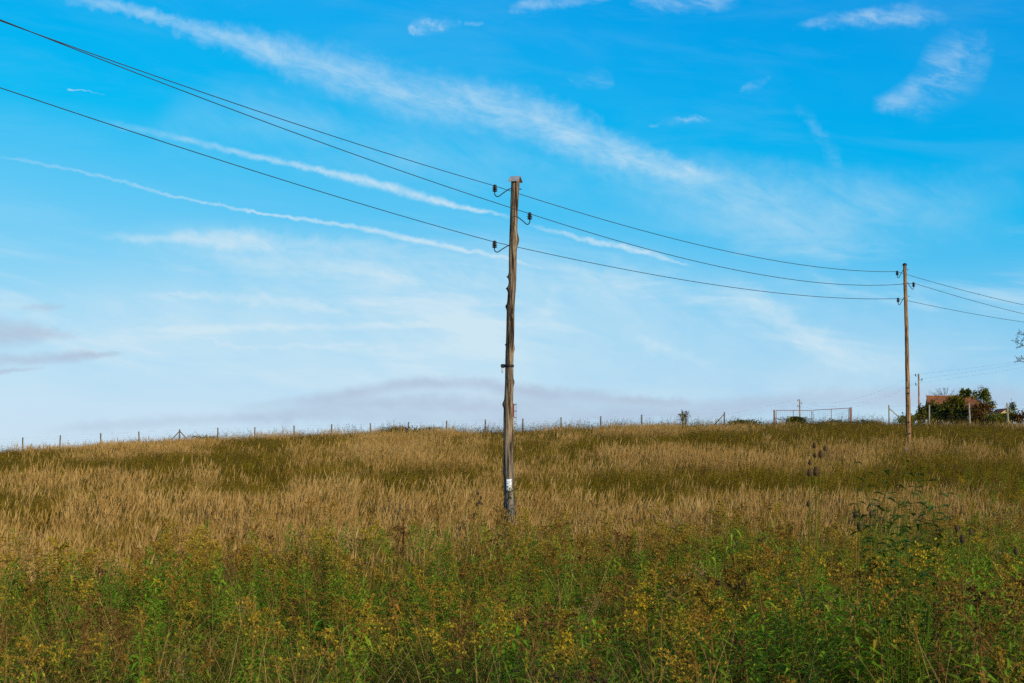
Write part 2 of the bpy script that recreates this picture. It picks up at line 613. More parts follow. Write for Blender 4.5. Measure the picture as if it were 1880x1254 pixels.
def wood_mat(name, dark, mid, light, along=0.6, grey_below=None, grey=(.16, .145, .125)):
    """weathered pole wood: long grain, drying cracks, knots; the colour may blend to grey towards the foot"""
    m, N, L, b = nmat(name)
    tc = N.new('ShaderNodeTexCoord')
    mp = N.new('ShaderNodeMapping')
    mp.inputs['Scale'].default_value = (15, 15, along)
    L.new(tc.outputs['Object'], mp.inputs[0])
    n1 = N.new('ShaderNodeTexNoise')
    n1.inputs['Scale'].default_value = 1.6
    n1.inputs['Detail'].default_value = 9
    n1.inputs['Roughness'].default_value = .68
    L.new(mp.outputs[0], n1.inputs['Vector'])
    n2 = N.new('ShaderNodeTexNoise')
    n2.inputs['Scale'].default_value = 1.3
    n2.inputs['Detail'].default_value = 4
    L.new(tc.outputs['Object'], n2.inputs['Vector'])
    mx = N.new('ShaderNodeMath')
    mx.operation = 'MULTIPLY_ADD'
    L.new(n2.outputs[0], mx.inputs[0])
    mx.inputs[1].default_value = .5
    mm = N.new('ShaderNodeMath')
    mm.operation = 'MULTIPLY_ADD'
    L.new(n1.outputs[0], mm.inputs[0])
    mm.inputs[1].default_value = 1.5
    mm.inputs[2].default_value = -.5
    L.new(mm.outputs[0], mx.inputs[2])
    r = ramp(N, [(.36, dark), (.45, tuple(c * .5 for c in mid)), (.52, mid), (.66, light)])
    L.new(mx.outputs[0], r.inputs[0])
    col = r.outputs[0]
    if grey_below is not None:
        sp = N.new('ShaderNodeSeparateXYZ')
        L.new(tc.outputs['Object'], sp.inputs[0])
        mr = N.new('ShaderNodeMapRange')
        L.new(sp.outputs[2], mr.inputs[0])
        mr.inputs[1].default_value = grey_below + 1.6
        mr.inputs[2].default_value = grey_below - .6
        mr.inputs[3].default_value = 0
        mr.inputs[4].default_value = .75
        rg = ramp(N, [(.38, tuple(c * .3 for c in grey)), (.62, tuple(c * 1.45 for c in grey))])
        L.new(n1.outputs[0], rg.inputs[0])
        mi = N.new('ShaderNodeMix')
        mi.data_type = 'RGBA'
        L.new(mr.outputs[0], mi.inputs[0])
        L.new(col, mi.inputs[6])
        L.new(rg.outputs[0], mi.inputs[7])
        col = mi.outputs[2]
    L.new(col, b.inputs['Base Color'])
    b.inputs['Roughness'].default_value = .85
    b.inputs['Specular IOR Level'].default_value = .2
    bm = N.new('ShaderNodeBump')
    bm.inputs['Strength'].default_value = 1.0
    bm.inputs['Distance'].default_value = .045
    L.new(n1.outputs[0], bm.inputs['Height'])
    L.new(bm.outputs[0], b.inputs['Normal'])
    return m


M = {}
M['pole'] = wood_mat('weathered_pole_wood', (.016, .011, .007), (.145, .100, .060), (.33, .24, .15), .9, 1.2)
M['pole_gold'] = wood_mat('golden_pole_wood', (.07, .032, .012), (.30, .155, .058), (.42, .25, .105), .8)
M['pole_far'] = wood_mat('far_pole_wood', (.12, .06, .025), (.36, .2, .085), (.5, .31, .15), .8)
M['post'] = wood_mat('fence_post_wood', (.05, .04, .03), (.16, .13, .09), (.25, .21, .15), 2.0)
M['post_pale'] = plain('pale_post', (.30, .27, .20), .8, 0, .25, 14)
M['knot'] = plain('dark_knot', (.035, .02, .012), .9, 0, .4, 30)
M['porcelain'] = plain('brown_porcelain', (.014, .008, .006), .25, 0, .2, 5)
M['iron'] = plain('dark_iron', (.022, .020, .019), .55, .6, .3, 20)
M['zinc'] = plain('zinc_sheet', (.42, .40, .37), .5, .35, .25, 9)
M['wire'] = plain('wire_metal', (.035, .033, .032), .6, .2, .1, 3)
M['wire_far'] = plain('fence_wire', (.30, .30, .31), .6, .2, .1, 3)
M['glass_pale'] = plain('pale_glaze', (.55, .55, .48), .3, 0, .15, 9)
M['sign_white'] = plain('white_enamel', (.78, .78, .76), .45, 0, .06, 14)
M['red'] = plain('red_paint', (.34, .045, .035), .6, 0, .2, 2)
M['white'] = plain('white_paint', (.72, .72, .70), .6, 0, .08, 2)
M['gate_rust'] = plain('rusty_red_paint', (.22, .12, .095), .75, .1, .35, 9)
M['stone'] = plain('pale_stone', (.5, .48, .43), .9, 0, .2, 5, .5)
M['bark'] = plain('grey_bark', (.07, .06, .05), .9, 0, .35, 12, .6)
M['plaster'] = plain('yellow_plaster', (.55, .40, .16), .9, 0, .12, 3)
M['plaster2'] = plain('grey_plaster', (.42, .37, .30), .9, 0, .15, 3)

M['dry'] = plant_mat('dry_grass', [(0, (.19, .09, .013)), (.35, (.37, .215, .052)), (.7, (.51, .325, .108)), (1, (.63, .44, .18))], .22, .6, .7, .3)
M['drygreen'] = plant_mat('turning_grass', [(0, (.14, .115, .004)), (.5, (.27, .19, .008)), (1, (.43, .265, .026))], .25, .55, .65, .35)
M['forb'] = plant_mat('field_forb', [(0, (.11, .105, .003)), (.45, (.215, .175, .006)), (.75, (.31, .205, .010)), (1, (.36, .155, .015))], .25, .5, .6, .3)
M['seed'] = plant_mat('dark_seed', [(0, (.030, .018, .010)), (.5, (.075, .042, .018)), (1, (.13, .08, .03))], .05, .6, .8)
M['soil'] = None
M['stem'] = plant_mat('weed_stem', [(0, (.12, .06, .015)), (.5, (.21, .11, .025)), (1, (.18, .17, .025))], .05, .4)
M['leaf'] = plant_mat('goldenrod_leaf', [(0, (.065, .12, .008)), (.40, (.12, .20, .012)), (.68, (.20, .27, .015)), (.86, (.30, .28, .018)), (1, (.34, .16, .02))], .3, .3, .75)
M['leaf_bright'] = plant_mat('fresh_leaf', [(0, (.09, .19, .010)), (.5, (.16, .30, .016)), (.85, (.26, .38, .022)), (1, (.44, .36, .02))], .32, .35, .75)
M['leaf_dead'] = plant_mat('withered_leaf', [(0, (.10, .045, .012)), (.5, (.20, .095, .025)), (1, (.32, .18, .05))], .15, .5, .8)
M['bloom'] = plant_mat('yellow_bloom', [(0, (.28, .17, .012)), (.5, (.43, .30, .014)), (1, (.56, .43, .02))], .2, .6, .7)
M['plume'] = plant_mat('rusty_plume', [(0, (.14, .068, .010)), (.4, (.27, .155, .018)), (.7, (.38, .27, .022)), (1, (.48, .40, .03))], .15, .5, .8)
M['plume_dark'] = plant_mat('dark_plume', [(0, (.07, .032, .010)), (.6, (.15, .075, .020)), (1, (.24, .14, .035))], .1, .4, .8)
M['fluff'] = plant_mat('pale_fluff', [(0, (.22, .13, .045)), (.6, (.36, .235, .09)), (1, (.46, .33, .15))], .2, .6, .9)
M['nearfoot'] = plant_mat('near_grass', [(0, (.065, .080, .006)), (.4, (.14, .145, .012)), (.7, (.25, .19, .028)), (1, (.40, .27, .07))], .25, .6, .6)
M['dark_leaf'] = plant_mat('dark_leaf', [(0, (.026, .062, .010)), (.6, (.06, .115, .016)), (1, (.12, .165, .02))], .25, .6, .45)
M['teasel'] = plant_mat('teasel_head', [(0, (.030, .018, .010)), (1, (.11, .066, .034))], 0, .7, .85)
M['stem_brown'] = plain('brown_twig', (.13, .075, .026), .8, 0, .3, 20)
M['bush_dark'] = plant_mat('bush_dark', [(0, (.065, .085, .008)), (.6, (.15, .165, .014)), (1, (.26, .235, .022))], .2, .7)
M['bush_mid'] = plant_mat('bush_mid', [(0, (.13, .13, .010)), (.6, (.25, .225, .016)), (1, (.36, .28, .025))], .2, .7)
M['bush_olive'] = plant_mat('bush_olive', [(0, (.07, .072, .008)), (.6, (.15, .135, .012)), (1, (.23, .19, .02))], .25, .7)
M['bush_rust'] = plant_mat('bush_rust', [(0, (.075, .036, .008)), (.5, (.16, .075, .013)), (1, (.21, .13, .02))], .2, .7)


def ground_mat():
    m, N, L, b = nmat('field_soil')
    ge = N.new('ShaderNodeNewGeometry')
    n1 = N.new('ShaderNodeTexNoise')
    n1.inputs['Scale'].default_value = .22
    n1.inputs['Detail'].default_value = 8
    L.new(ge.outputs['Position'], n1.inputs['Vector'])
    n2 = N.new('ShaderNodeTexNoise')
    n2.inputs['Scale'].default_value = 9
    n2.inputs['Detail'].default_value = 6
    L.new(ge.outputs['Position'], n2.inputs['Vector'])
    r1 = ramp(N, [(.32, (.050, .045, .012)), (.5, (.085, .062, .020)), (.68, (.14, .095, .036))])
    L.new(n1.outputs[0], r1.inputs[0])
    r2 = ramp(N, [(.3, (.45, .45, .45)), (.7, (1.3, 1.3, 1.3))])
    L.new(n2.outputs[0], r2.inputs[0])
    mi = N.new('ShaderNodeMix')
    mi.data_type = 'RGBA'
    mi.blend_type = 'MULTIPLY'
    mi.inputs[0].default_value = 1
    L.new(r1.outputs[0], mi.inputs[6])
    L.new(r2.outputs[0], mi.inputs[7])
    L.new(mi.outputs[2], b.inputs['Base Color'])
    b.inputs['Roughness'].default_value = 1
    b.inputs['Specular IOR Level'].default_value = 0
    bm = N.new('ShaderNodeBump')
    bm.inputs['Distance'].default_value = .1
    L.new(n2.outputs[0], bm.inputs['Height'])
    L.new(bm.outputs[0], b.inputs['Normal'])
    return m


M['soil'] = ground_mat()


def build_ground():
    xs = np.concatenate([[-5000, -2000, -900, -400, -200, -120], np.arange(-80, 80.1, 1.0), [120, 200, 400, 900, 2000, 5000]])
    ys = np.concatenate([[-3000, -800, -250, -100, -50, -25, -12], np.arange(-5, 130.1, 1.0), np.arange(135, 260, 5), [300, 400, 600, 900, 1500, 2500, 4000]])
    X, Y = np.meshgrid(xs, ys)
    Z = gz(X, Y)
    nx, ny = len(xs), len(ys)
    V = np.stack([X.ravel(), Y.ravel(), Z.ravel()], 1)
    i = np.arange(nx * ny).reshape(ny, nx)
    F = np.stack([i[:-1, :-1].ravel(), i[:-1, 1:].ravel(), i[1:, 1:].ravel(), i[1:, :-1].ravel()], 1)
    me = bpy.data.meshes.new('ground')
    me.from_pydata(V.tolist(), [], F.tolist())
    me.polygons.foreach_set('use_smooth', [True] * len(F))
    me.materials.append(M['soil'])
    o = bpy.data.objects.new('ground', me)
    link(o)
    tag(o, 'brown soil of the gently rising hillside field', 'ground', kind='structure')


build_ground()

# ------------------------------------------------------------------ power poles


def pole_tube(name, pts, Y, mat, parent, origin, segs=20, rings=120, rough=.012, seed=1, bumps=()):
    """pts: (px, py, width px) down the pole; a slightly crooked trunk with bumps at (z, angle, height, spread)"""
    rg = np.random.default_rng(seed)
    P = [(at(p[0], p[1], Y), p[2] / 2 * Y / FPX) for p in pts]
    zs = np.array([p[0].z for p in P])[::-1]
    xs = np.array([p[0].x for p in P])[::-1]
    rs = np.array([p[1] for p in P])[::-1]
    z = np.linspace(zs[0], zs[-1], rings)
    x = np.interp(z, zs, xs)
    ker = np.ones(9) / 9
    x = np.convolve(np.pad(x, 4, 'edge'), ker, 'valid')
    r = np.convolve(np.pad(np.interp(z, zs, rs), 4, 'edge'), ker, 'valid')
    ph = rg.random(6) * 6.28
    vs = []
    ox, oy, oz = origin
    for i in range(rings):
        for k in range(segs):
            a = 2 * math.pi * k / segs
            rr = r[i] * (1 + rough * 3 * math.sin(2 * a + z[i] * .9 + ph[0]) + rough * 2.2 * math.sin(3 * a - z[i] * 2.1 + ph[1]) + rough * 2.4 * math.sin(z[i] * 5.3 + ph[2] + a)
                         + rough * (rg.random() - .5) * 1.6)
            for bz, ba, bh, bs in bumps:
                da = (a - ba + math.pi) % (2 * math.pi) - math.pi
                rr += bh * math.exp(-((z[i] - bz) / bs) ** 2 - (da / .5) ** 2)
            vs.append((x[i] + rr * math.cos(a) - ox, Y + rr * math.sin(a) - oy, z[i] - oz))
    fs = []
    for i in range(rings - 1):
        for k in range(segs):
            k2 = (k + 1) % segs
            fs.append((i * segs + k, i * segs + k2, (i + 1) * segs + k2, (i + 1) * segs + k))
    fs.append(tuple((rings - 1) * segs + k for k in range(segs)))
    mb = MB()
    mb.add(vs, fs)
    o = mb.build(name, mat, parent, True)
    return o


INS = [(.0, 0), (.018, 0), (.018, .012), (.052, .018), (.060, .030), (.058, .036), (.030, .048), (.032, .056), (.054, .064), (.062, .076), (.060, .082), (.030, .094),
       (.030, .102), (.048, .110), (.056, .120), (.054, .126), (.034, .136), (.030, .146), (.040, .152), (.042, .164), (.026, .174), (.0, .176)]


def insulator(root, foot, scale, side, wall, dip, pin=True, segs=16):
    """swan-neck iron hook from the pole wall with a ribbed brown insulator standing on its tip; foot = top of the hook"""
    foot, wall = Vector(foot), Vector(wall)
    o = root.location
    mid = (foot + wall) / 2
    n = 14
    path = []
    ctrl = [wall - Vector((side * .06, 0, 0)), wall + Vector((side * .03, 0, .0)), wall.lerp(foot, .45) + Vector((0, 0, -.42 * dip - (wall.z - foot.z) * .12)),
            Vector((wall.x + (foot.x - wall.x) * .8, foot.y, min(foot.z, wall.z) - dip)), Vector((foot.x, foot.y, foot.z - dip * .5)), foot + Vector((0, 0, .05 * scale))]
    # Catmull-Rom through the control points
    c = [ctrl[0]] + ctrl + [ctrl[-1]]
    for i in range(1, len(c) - 2):
        for k in range(6):
            t = k / 6
            p = .5 * ((2 * c[i]) + (-c[i - 1] + c[i + 1]) * t + (2 * c[i - 1] - 5 * c[i] + 4 * c[i + 1] - c[i + 2]) * t * t + (-c[i - 1] + 3 * c[i] - 3 * c[i + 1] + c[i + 2]) * t ** 3)
            path.append(p - o)
    path.append(ctrl[-1] - o)
    mb = MB()
    mb.tube(path, .0115 * scale, 8)
    hk = mb.build('insulator_hook', M['iron'], root, True)
    mb = MB()
    mb.lathe([(r * scale, z * scale) for r, z in INS], segs, foot - o)
    ins = mb.build('insulator', M['porcelain'], root, True)
    return foot + Vector((0, 0, .145 * scale))


POLE1_Y, POLE2_Y = 32.0, 64.0
p1 = empty('utility_pole', at(935, 1026, POLE1_Y))
tag(p1, 'tall crooked weathered brown wooden power pole with little roof cap, nearest and largest', 'utility pole', 'wooden power poles')
k1 = POLE1_Y / FPX


def z1(py):
    return at(940, py, POLE1_Y).z


pole_tube('pole_shaft', [(946.5, 330, 15.5), (945, 370, 14.5), (943.5, 400, 14), (942, 430, 14.5), (941.5, 470, 15), (940.5, 520, 14.5), (938, 560, 15), (937, 600, 15.5), (936, 640, 15.5),
                         (934.8, 680, 15.2), (934, 720, 16), (933, 760, 17), (933.2, 800, 17.2), (934, 850, 18), (935, 900, 18.5), (935.5, 960, 19), (936, 1040, 20)],
          POLE1_Y, M['pole'], p1, p1.location, 22, 170, .014, 4,
          [(z1(441), .0, .05, .13), (z1(508), math.pi, .035, .05), (z1(530), math.pi, .045, .05), (z1(563), math.pi, .04, .045), (z1(742), math.pi, .04, .06),
           (z1(640), .2, .025, .08), (z1(702), .1, .03, .06), (z1(700), 4.3, .02, .05), (z1(868), math.pi, .02, .08), (z1(925), math.pi, .03, .05), (z1(580), 4.9, .02, .06)])
mb = MB()
for px, py, s in ((929.6, 633, .032), (931.5, 508.5, .02), (930.3, 530, .022), (925.5, 743, .02)):
    c = at(px, py, POLE1_Y) - p1.location
    mb = MB()
    mb.lathe([(0, -s), (s * .7, -s * .7), (s, 0), (s * .75, s * .6), (s * .3, s * .9)], 8, c)
    mb.build('knot', M['knot'], p1, True)
# gabled sheet-metal cap
cp = at(946, 330, POLE1_Y) - p1.location
ca = R(-24)


def capx(u, v, w):
    return cp + Vector((u * math.cos(ca) - v * math.sin(ca), u * math.sin(ca) + v * math.cos(ca), w))


for sgn in (-1, 1):
    mb = MB()
    t = .008
    e, rdg = sgn * .125, 0
    a = [capx(-.125, rdg, .085), capx(.125, rdg, .085), capx(.135, e, -.05), capx(-.135, e, -.05)]
    dn = Vector((0, 0, -t))
    mb.add([*a, *[q + dn for q in a]], [(0, 1, 2, 3), (7, 6, 5, 4), (0, 4, 5, 1), (1, 5, 6, 2), (2, 6, 7, 3), (3, 7, 4, 0)])
    mb.build('cap_sheet', M['zinc'], p1)
mb = MB()
mb.add([capx(.07, -.085, -.05), capx(.07, .085, -.05), capx(.07, 0, .072), capx(-.07, -.085, -.05), capx(-.07, .085, -.05), capx(-.07, 0, .072)],
       [(0, 1, 2), (5, 4, 3), (0, 3, 4, 1), (1, 4, 5, 2), (2, 5, 3, 0)])
mb.build('cap_block', M['pole'], p1)

att1 = [insulator(p1, at(908.5, 353, POLE1_Y), 1.0, -1, at(938, 347, POLE1_Y), .10),
        insulator(p1, at(972.5, 404, POLE1_Y), 1.0, 1, at(948.5, 399, POLE1_Y), .10),
        insulator(p1, at(908, 456, POLE1_Y), 1.0, -1, at(935, 451.5, POLE1_Y), .085)]
mb = MB()
mb.tube([at(950, 347.3, POLE1_Y) - p1.location, at(957.5, 347.2, POLE1_Y) - p1.location], .012, 8)
mb.build('hook_bolt', M['iron'], p1)
# strap with bracket and small hanging fitting
mb = MB()
sc = at(934.7, 672, POLE1_Y) - p1.location
mb.lathe([(.104, -.03), (.108, -.03), (.108, .03), (.104, .03)], 24, sc)
mb.build('strap', M['iron'], p1, True)
mb = MB()
mb.beam(sc + Vector((-.10, 0, 0)), sc + Vector((-.17, 0, 0)), .035, .04)
mb.box(at(923.2, 672, POLE1_Y) - p1.location, (.075, .08, .085))
mb.tube([at(921.5, 672, POLE1_Y) - p1.location + Vector((-.03, 0, 0)), at(927, 669.5, POLE1_Y) - p1.location], .02, 8)
mb.build('bracket', M['iron'], p1)
mb = MB()
mb.lathe([(.0, -.1), (.018, -.098), (.022, -.07), (.016, -.05), (.022, -.03), (.02, 0), (0, 0)], 10, at(922.6, 676.5, POLE1_Y) - p1.location)
mb.build('hanging_fitting', M['glass_pale'], p1, True)
# white number plate
mb = MB()
pc = at(934.2, 890, POLE1_Y) - p1.location + Vector((-.005, -.118, 0))
wv = []
for i in range(7):
    a = -.6 + i * .175
    wv.append((math.sin(a) * .121, -math.cos(a) * .121))
base = at(935, 890, POLE1_Y) - p1.location
vs = []
for zz in (-.13, .13):
    for x_, y_ in wv:
        vs.append(base + Vector((x_ * 1.0, y_ * 1.0 - .003, zz)))
for zz in (-.13, .13):
    for x_, y_ in wv:
        vs.append(base + Vector((x_ * .97, y_ * .97 - .003, zz)))
fs = [(i, i + 1, 8 + i, 7 + i) for i in range(6)] + [(14 + i + 1, 14 + i, 21 + i, 21 + i + 1) for i in range(6)]
fs += [(0, 7, 21, 14), (6, 20, 27, 13)] + [(i, 14 + i, 15 + i, i + 1) for i in range(6)] + [(7 + i, 8 + i, 22 + i, 21 + i) for i in range(6)]
mb.add(vs, fs)
mb.build('number_plate', M['sign_white'], p1, True)

p2 = empty('utility_pole', at(1669, 826, POLE2_Y))
tag(p2, 'straight golden brown wooden power pole on the slope, second in the wire line', 'utility pole', 'wooden power poles')
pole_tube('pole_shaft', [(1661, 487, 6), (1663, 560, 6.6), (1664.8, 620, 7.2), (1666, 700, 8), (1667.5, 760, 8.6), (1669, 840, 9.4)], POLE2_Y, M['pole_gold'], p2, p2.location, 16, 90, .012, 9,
          [(at(1666, 690, POLE2_Y).z, 0., .02, .06), (at(1666, 650, POLE2_Y).z, 3.1, .02, .06)])
mb = MB()
tp = at(1661, 486, POLE2_Y) - p2.location
mb.lathe([(.095, -.03), (.11, -.03), (.10, .03), (.03, .075), (0, .08)], 12, tp)
mb.build('pole_cap', M['iron'], p2)
att2 = [insulator(p2, at(1647.3, 506, POLE2_Y), 1.25, -1, at(1659, 496.5, POLE2_Y), .10, segs=12),
        insulator(p2, at(1677.3, 527, POLE2_Y), 1.25, 1, at(1665, 519, POLE2_Y), .10, segs=12),
        insulator(p2, at(1649, 555.5, POLE2_Y), 1.25, -1, at(1661, 546, POLE2_Y), .10, segs=12)]
for px, py in ((1665, 495), (1660, 521), (1667, 544)):
    mb = MB()
    s = 1 if px > 1662 else -1
    mb.tube([at(px, py, POLE2_Y) - p2.location, at(px + 3 * s, py - .3, POLE2_Y) - p2.location], .014, 6)
    mb.build('hook_bolt', M['iron'], p2)
for i, py in enumerate((698, 712, 722, 745, 775, 796)):
    mb = MB()
    c = at(1666.5 + (py - 700) * .03 + (i % 3 - 1) * 1.3, py, POLE2_Y - .125 - (py - 690) * .0002) - p2.location
    mb.lathe([(0, -.035), (.03, -.02), (.034, .01), (.015, .035), (0, .04)], 8, c)
    mb.build('knot', M['knot'], p2, True)

# far line of poles
far_specs = [(1686.5, 686, 775, 210.0, 3.4, 'thin distant wooden power pole beside the red roofed house'),
             (1468, 733, 779, 330.0, 3.0, 'tiny distant yellowish power pole rising behind the red gate')]
far_att = []
for px, t, b_, Y, w, lab in far_specs:
    zb = g(at(px, b_, Y).x, Y) - .2
    base = at(px, b_, Y)
    base.z = zb
    root = empty('utility_pole', base)
    tag(root, lab, 'utility pole', 'wooden power poles')
    top = at(px, t, Y) - base
    mb = MB()
    mb.tube([(0, 0, 0), (top.x * .5, 0, top.z * .5), (top.x, 0, top.z)], [w / 2 * Y / FPX * 1.15, w / 2 * Y / FPX, w / 2 * Y / FPX * .8], 10)
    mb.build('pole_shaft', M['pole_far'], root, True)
    al = []
    for dx, dz, s in ((-.42, -.35, -1), (.42, -1.0, 1), (-.42, -1.7, -1)):
        f = base + top + Vector((dx * 1.1, 0, dz))
        al.append(insulator(root, f, 1.7, s, base + top + Vector((s * .08, 0, dz + .12)), .12, segs=8))
    far_att.append(al)

# ------------------------------------------------------------------ overhead wires


def wire(a, b, sag, r, label, n=48, mat='wire', r2=None):
    a, b = Vector(a), Vector(b)
    r2 = r if r2 is None else r2
    path, rad = [], []
    for i in range(n + 1):
        t = i / n
        path.append(a.lerp(b, t) - Vector((0, 0, 4 * sag * t * (1 - t))) - a)
        rad.append(r + (r2 - r) * t)
    mb = MB()
    mb.tube(path, rad, 6)
    o = mb.build('overhead_wire', M[mat], None, True)
    o.location = a
    tag(o, label, 'wire', 'overhead power wires')


def end_height(a, ex, ey, sag, px, py):
    """height of the far wire end so that the wire passes the sight line through (px, py)"""
    d = pdir(px, py)
    k = d.x / d.y
    t = (k * a.y - a.x) / ((ex - a.x) - k * (ey - a.y))
    y = a.y + (ey - a.y) * t
    z = EYE + d.z / d.y * y
    return a.z + (z + 4 * sag * t * (1 - t) - a.z) / t


wline = Vector((att2[0].x - att1[0].x, POLE2_Y - POLE1_Y, 0))
perp = Vector((wline.y, -wline.x, 0)).normalized()
names3 = ('upper', 'middle', 'lower')
for i, (ly, sg) in enumerate(((38, .55), (36, .55), (161, .5))):
    a = att1[i]
    off = (a.x - att1[0].x)
    ex, ey = a.x - wline.x, a.y - wline.y
    ez = end_height(a, ex, ey, sg, 0, ly)
    wire(a, (ex, ey, ez), sg, .0075, ('top', 'middle', 'lowest')[i] + ' overhead wire running off to the upper left from the near pole', mat='wire', r2=.006)
for i, sg in enumerate((.53, .64, .40)):
    wire(att1[i], att2[i], sg, .0075, ('top', 'middle', 'lowest')[i] + ' overhead wire sagging between the near pole and the golden pole', r2=.013)
ENDR = (60.0, 100.0)
for i, ((px, py), sg) in enumerate((((1880, 560), 1.75), ((1880, 576.5), 1.75), ((1880, 591.5), 1.6))):
    a = att2[i]
    ex, ey = ENDR[0] + (a.x - att2[0].x), ENDR[1]
    ez = end_height(a, ex, ey, sg, px, py)
    wire(a, (ex, ey, ez), sg, .010, ('top', 'middle', 'lowest')[i] + ' overhead wire leaving the golden pole towards the bare tree', r2=.014)
for i in range(3):
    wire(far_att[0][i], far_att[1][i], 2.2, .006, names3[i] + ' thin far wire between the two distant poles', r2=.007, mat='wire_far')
    a = far_att[0][i]
    ex, ey = 100.0, 160.0
    ez = end_height(a, ex, ey, 1.2, 1870, (664, 668, 676)[i])
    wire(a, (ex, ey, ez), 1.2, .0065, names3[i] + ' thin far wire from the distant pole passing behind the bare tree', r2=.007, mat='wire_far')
    b = far_att[1][i]
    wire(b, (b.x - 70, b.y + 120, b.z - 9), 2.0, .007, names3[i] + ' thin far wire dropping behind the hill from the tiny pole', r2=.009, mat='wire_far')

# ------------------------------------------------------------------ striped mast behind the near pole
MY = 200.0
mk = MY / FPX
mast = empty('radio_mast', (at(939.6, 800, MY).x, MY, g(0, MY) - .2))
tag(mast, 'red and white banded mast with a ladder, half hidden behind the near pole', 'mast')
zt = at(937, 741, MY).z - mast.location.z
segz = [zt, zt - 1.95, zt - 4.2, zt - 6.4, zt - 8.6, -.0]
for i in range(5):
    mb = MB()
    mb.lathe([(.33, max(segz[i + 1], 0)), (.33, segz[i] - .03), (.35, segz[i] - .03), (.35, segz[i])], 16)
    if segz[i] > 0:
        mb.build('mast_section', M['red' if i % 2 == 0 else 'white'], mast, True)
for dx in (.46, .66):
    mb = MB()
    mb.tube([(dx, -.05, zt - 6), (dx, -.05, zt + .1)], .022, 6)
    mb.build('ladder_rail', M['wire_far'], mast)
for i in range(8):
    mb = MB()
    zz = zt - .15 - i * .9
    mb.beam((.32, -.05, zz), (.69, -.05, zz), .05, .09)
    mb.build('ladder_bracket', M['iron'], mast)
for i in range(22):
    mb = MB()
    zz = zt - .02 - i * .28
    mb.tube([(.46, -.05, zz), (.66, -.05, zz)], .013, 5)
    mb.build('ladder_rung', M['wire_far'], mast)

# ------------------------------------------------------------------ fences and gate on the crest
FY = 114.0
fpts = [(-170, 815), (-100, 811), (-28, 807), (42, 803), (111, 799), (185, 795), (255, 792), (330, 788), (400, 785), (468, 784), (540, 781), (609, 778.5), (680, 777), (750, 775), (820, 772), (891, 770),
        (960, 768), (1030, 766), (1103, 764), (1178, 761), (1253, 760), (1330, 756.5)]
fr = at(fpts[0][0], fpts[0][1], FY)
fence = empty('wire_fence', (fr.x, FY, g(fr.x, FY)))
tag(fence, 'long wire mesh fence with thin grey wooden posts along the hill crest', 'fence')


def post(root, top, Y, mat, w, seed):
    rg = random.Random(seed)
    base = Vector((top.x + rg.uniform(-.09, .09), Y, g(top.x, Y) - .3))
    mb = MB()
    o = root.location
    mb.tube([base - o, (base + top) / 2 - o + Vector((rg.uniform(-.02, .02), 0, 0)), top - o - Vector((0, 0, .03)), top - o], [w * .56, w * .54, w * .5, w * .3], 8)
    return mb.build('post', mat, root)


tops = []
for i, (px, py) in enumerate(fpts):
    t = at(px, py, FY)
    tops.append(t)
    post(fence, t, FY, M['post'], .105, i)
for bi, dirs in ((7, (-1, 1)), (21, (-1,))):
    for s in dirs:
        t = tops[bi]
        mb = MB()
        mb.beam(t - Vector((0, 0, .15)) - fence.location, t + Vector((s * .85, 0, -1.05)) - fence.location, .07, .07)
        mb.build('brace', M['post'], fence)


def fence_wires(root, tops, drops, r):
    for d in drops:
        mb = MB()
        mb.tube([t - Vector((0, .07, d)) - root.location for t in tops], r, 5)
        mb.build('fence_wire', M['wire_far'], root)


fence_wires(fence, tops, (.08, .28, .46, .62, .78), .0028)

rp = [(1632, 743.5, 111.0), (1706, 743, 107.0), (1779, 741, 103.0), (1849, 739.5, 99.0), (1930, 740, 95.0)]
fr2 = at(*rp[0])
fence2 = empty('wire_fence', (fr2.x, rp[0][2], g(fr2.x, rp[0][2])))
tag(fence2, 'wire fence with pale posts in front of the red roofed house', 'fence')
tops2 = []
for i, (px, py, Y) in enumerate(rp):
    t = at(px, py, Y)
    tops2.append(t)
    post(fence2, t, Y, M['post_pale'], .115, 50 + i)
mb = MB()
mb.beam(tops2[0] - Vector((0, 0, .25)) - fence2.location, tops2[0] + Vector((.75, -.2, -1.0)) - fence2.location, .08, .08)
mb.build('brace', M['post_pale'], fence2)
fence_wires(fence2, tops2, (.1, .4, .7, .95), .0028)

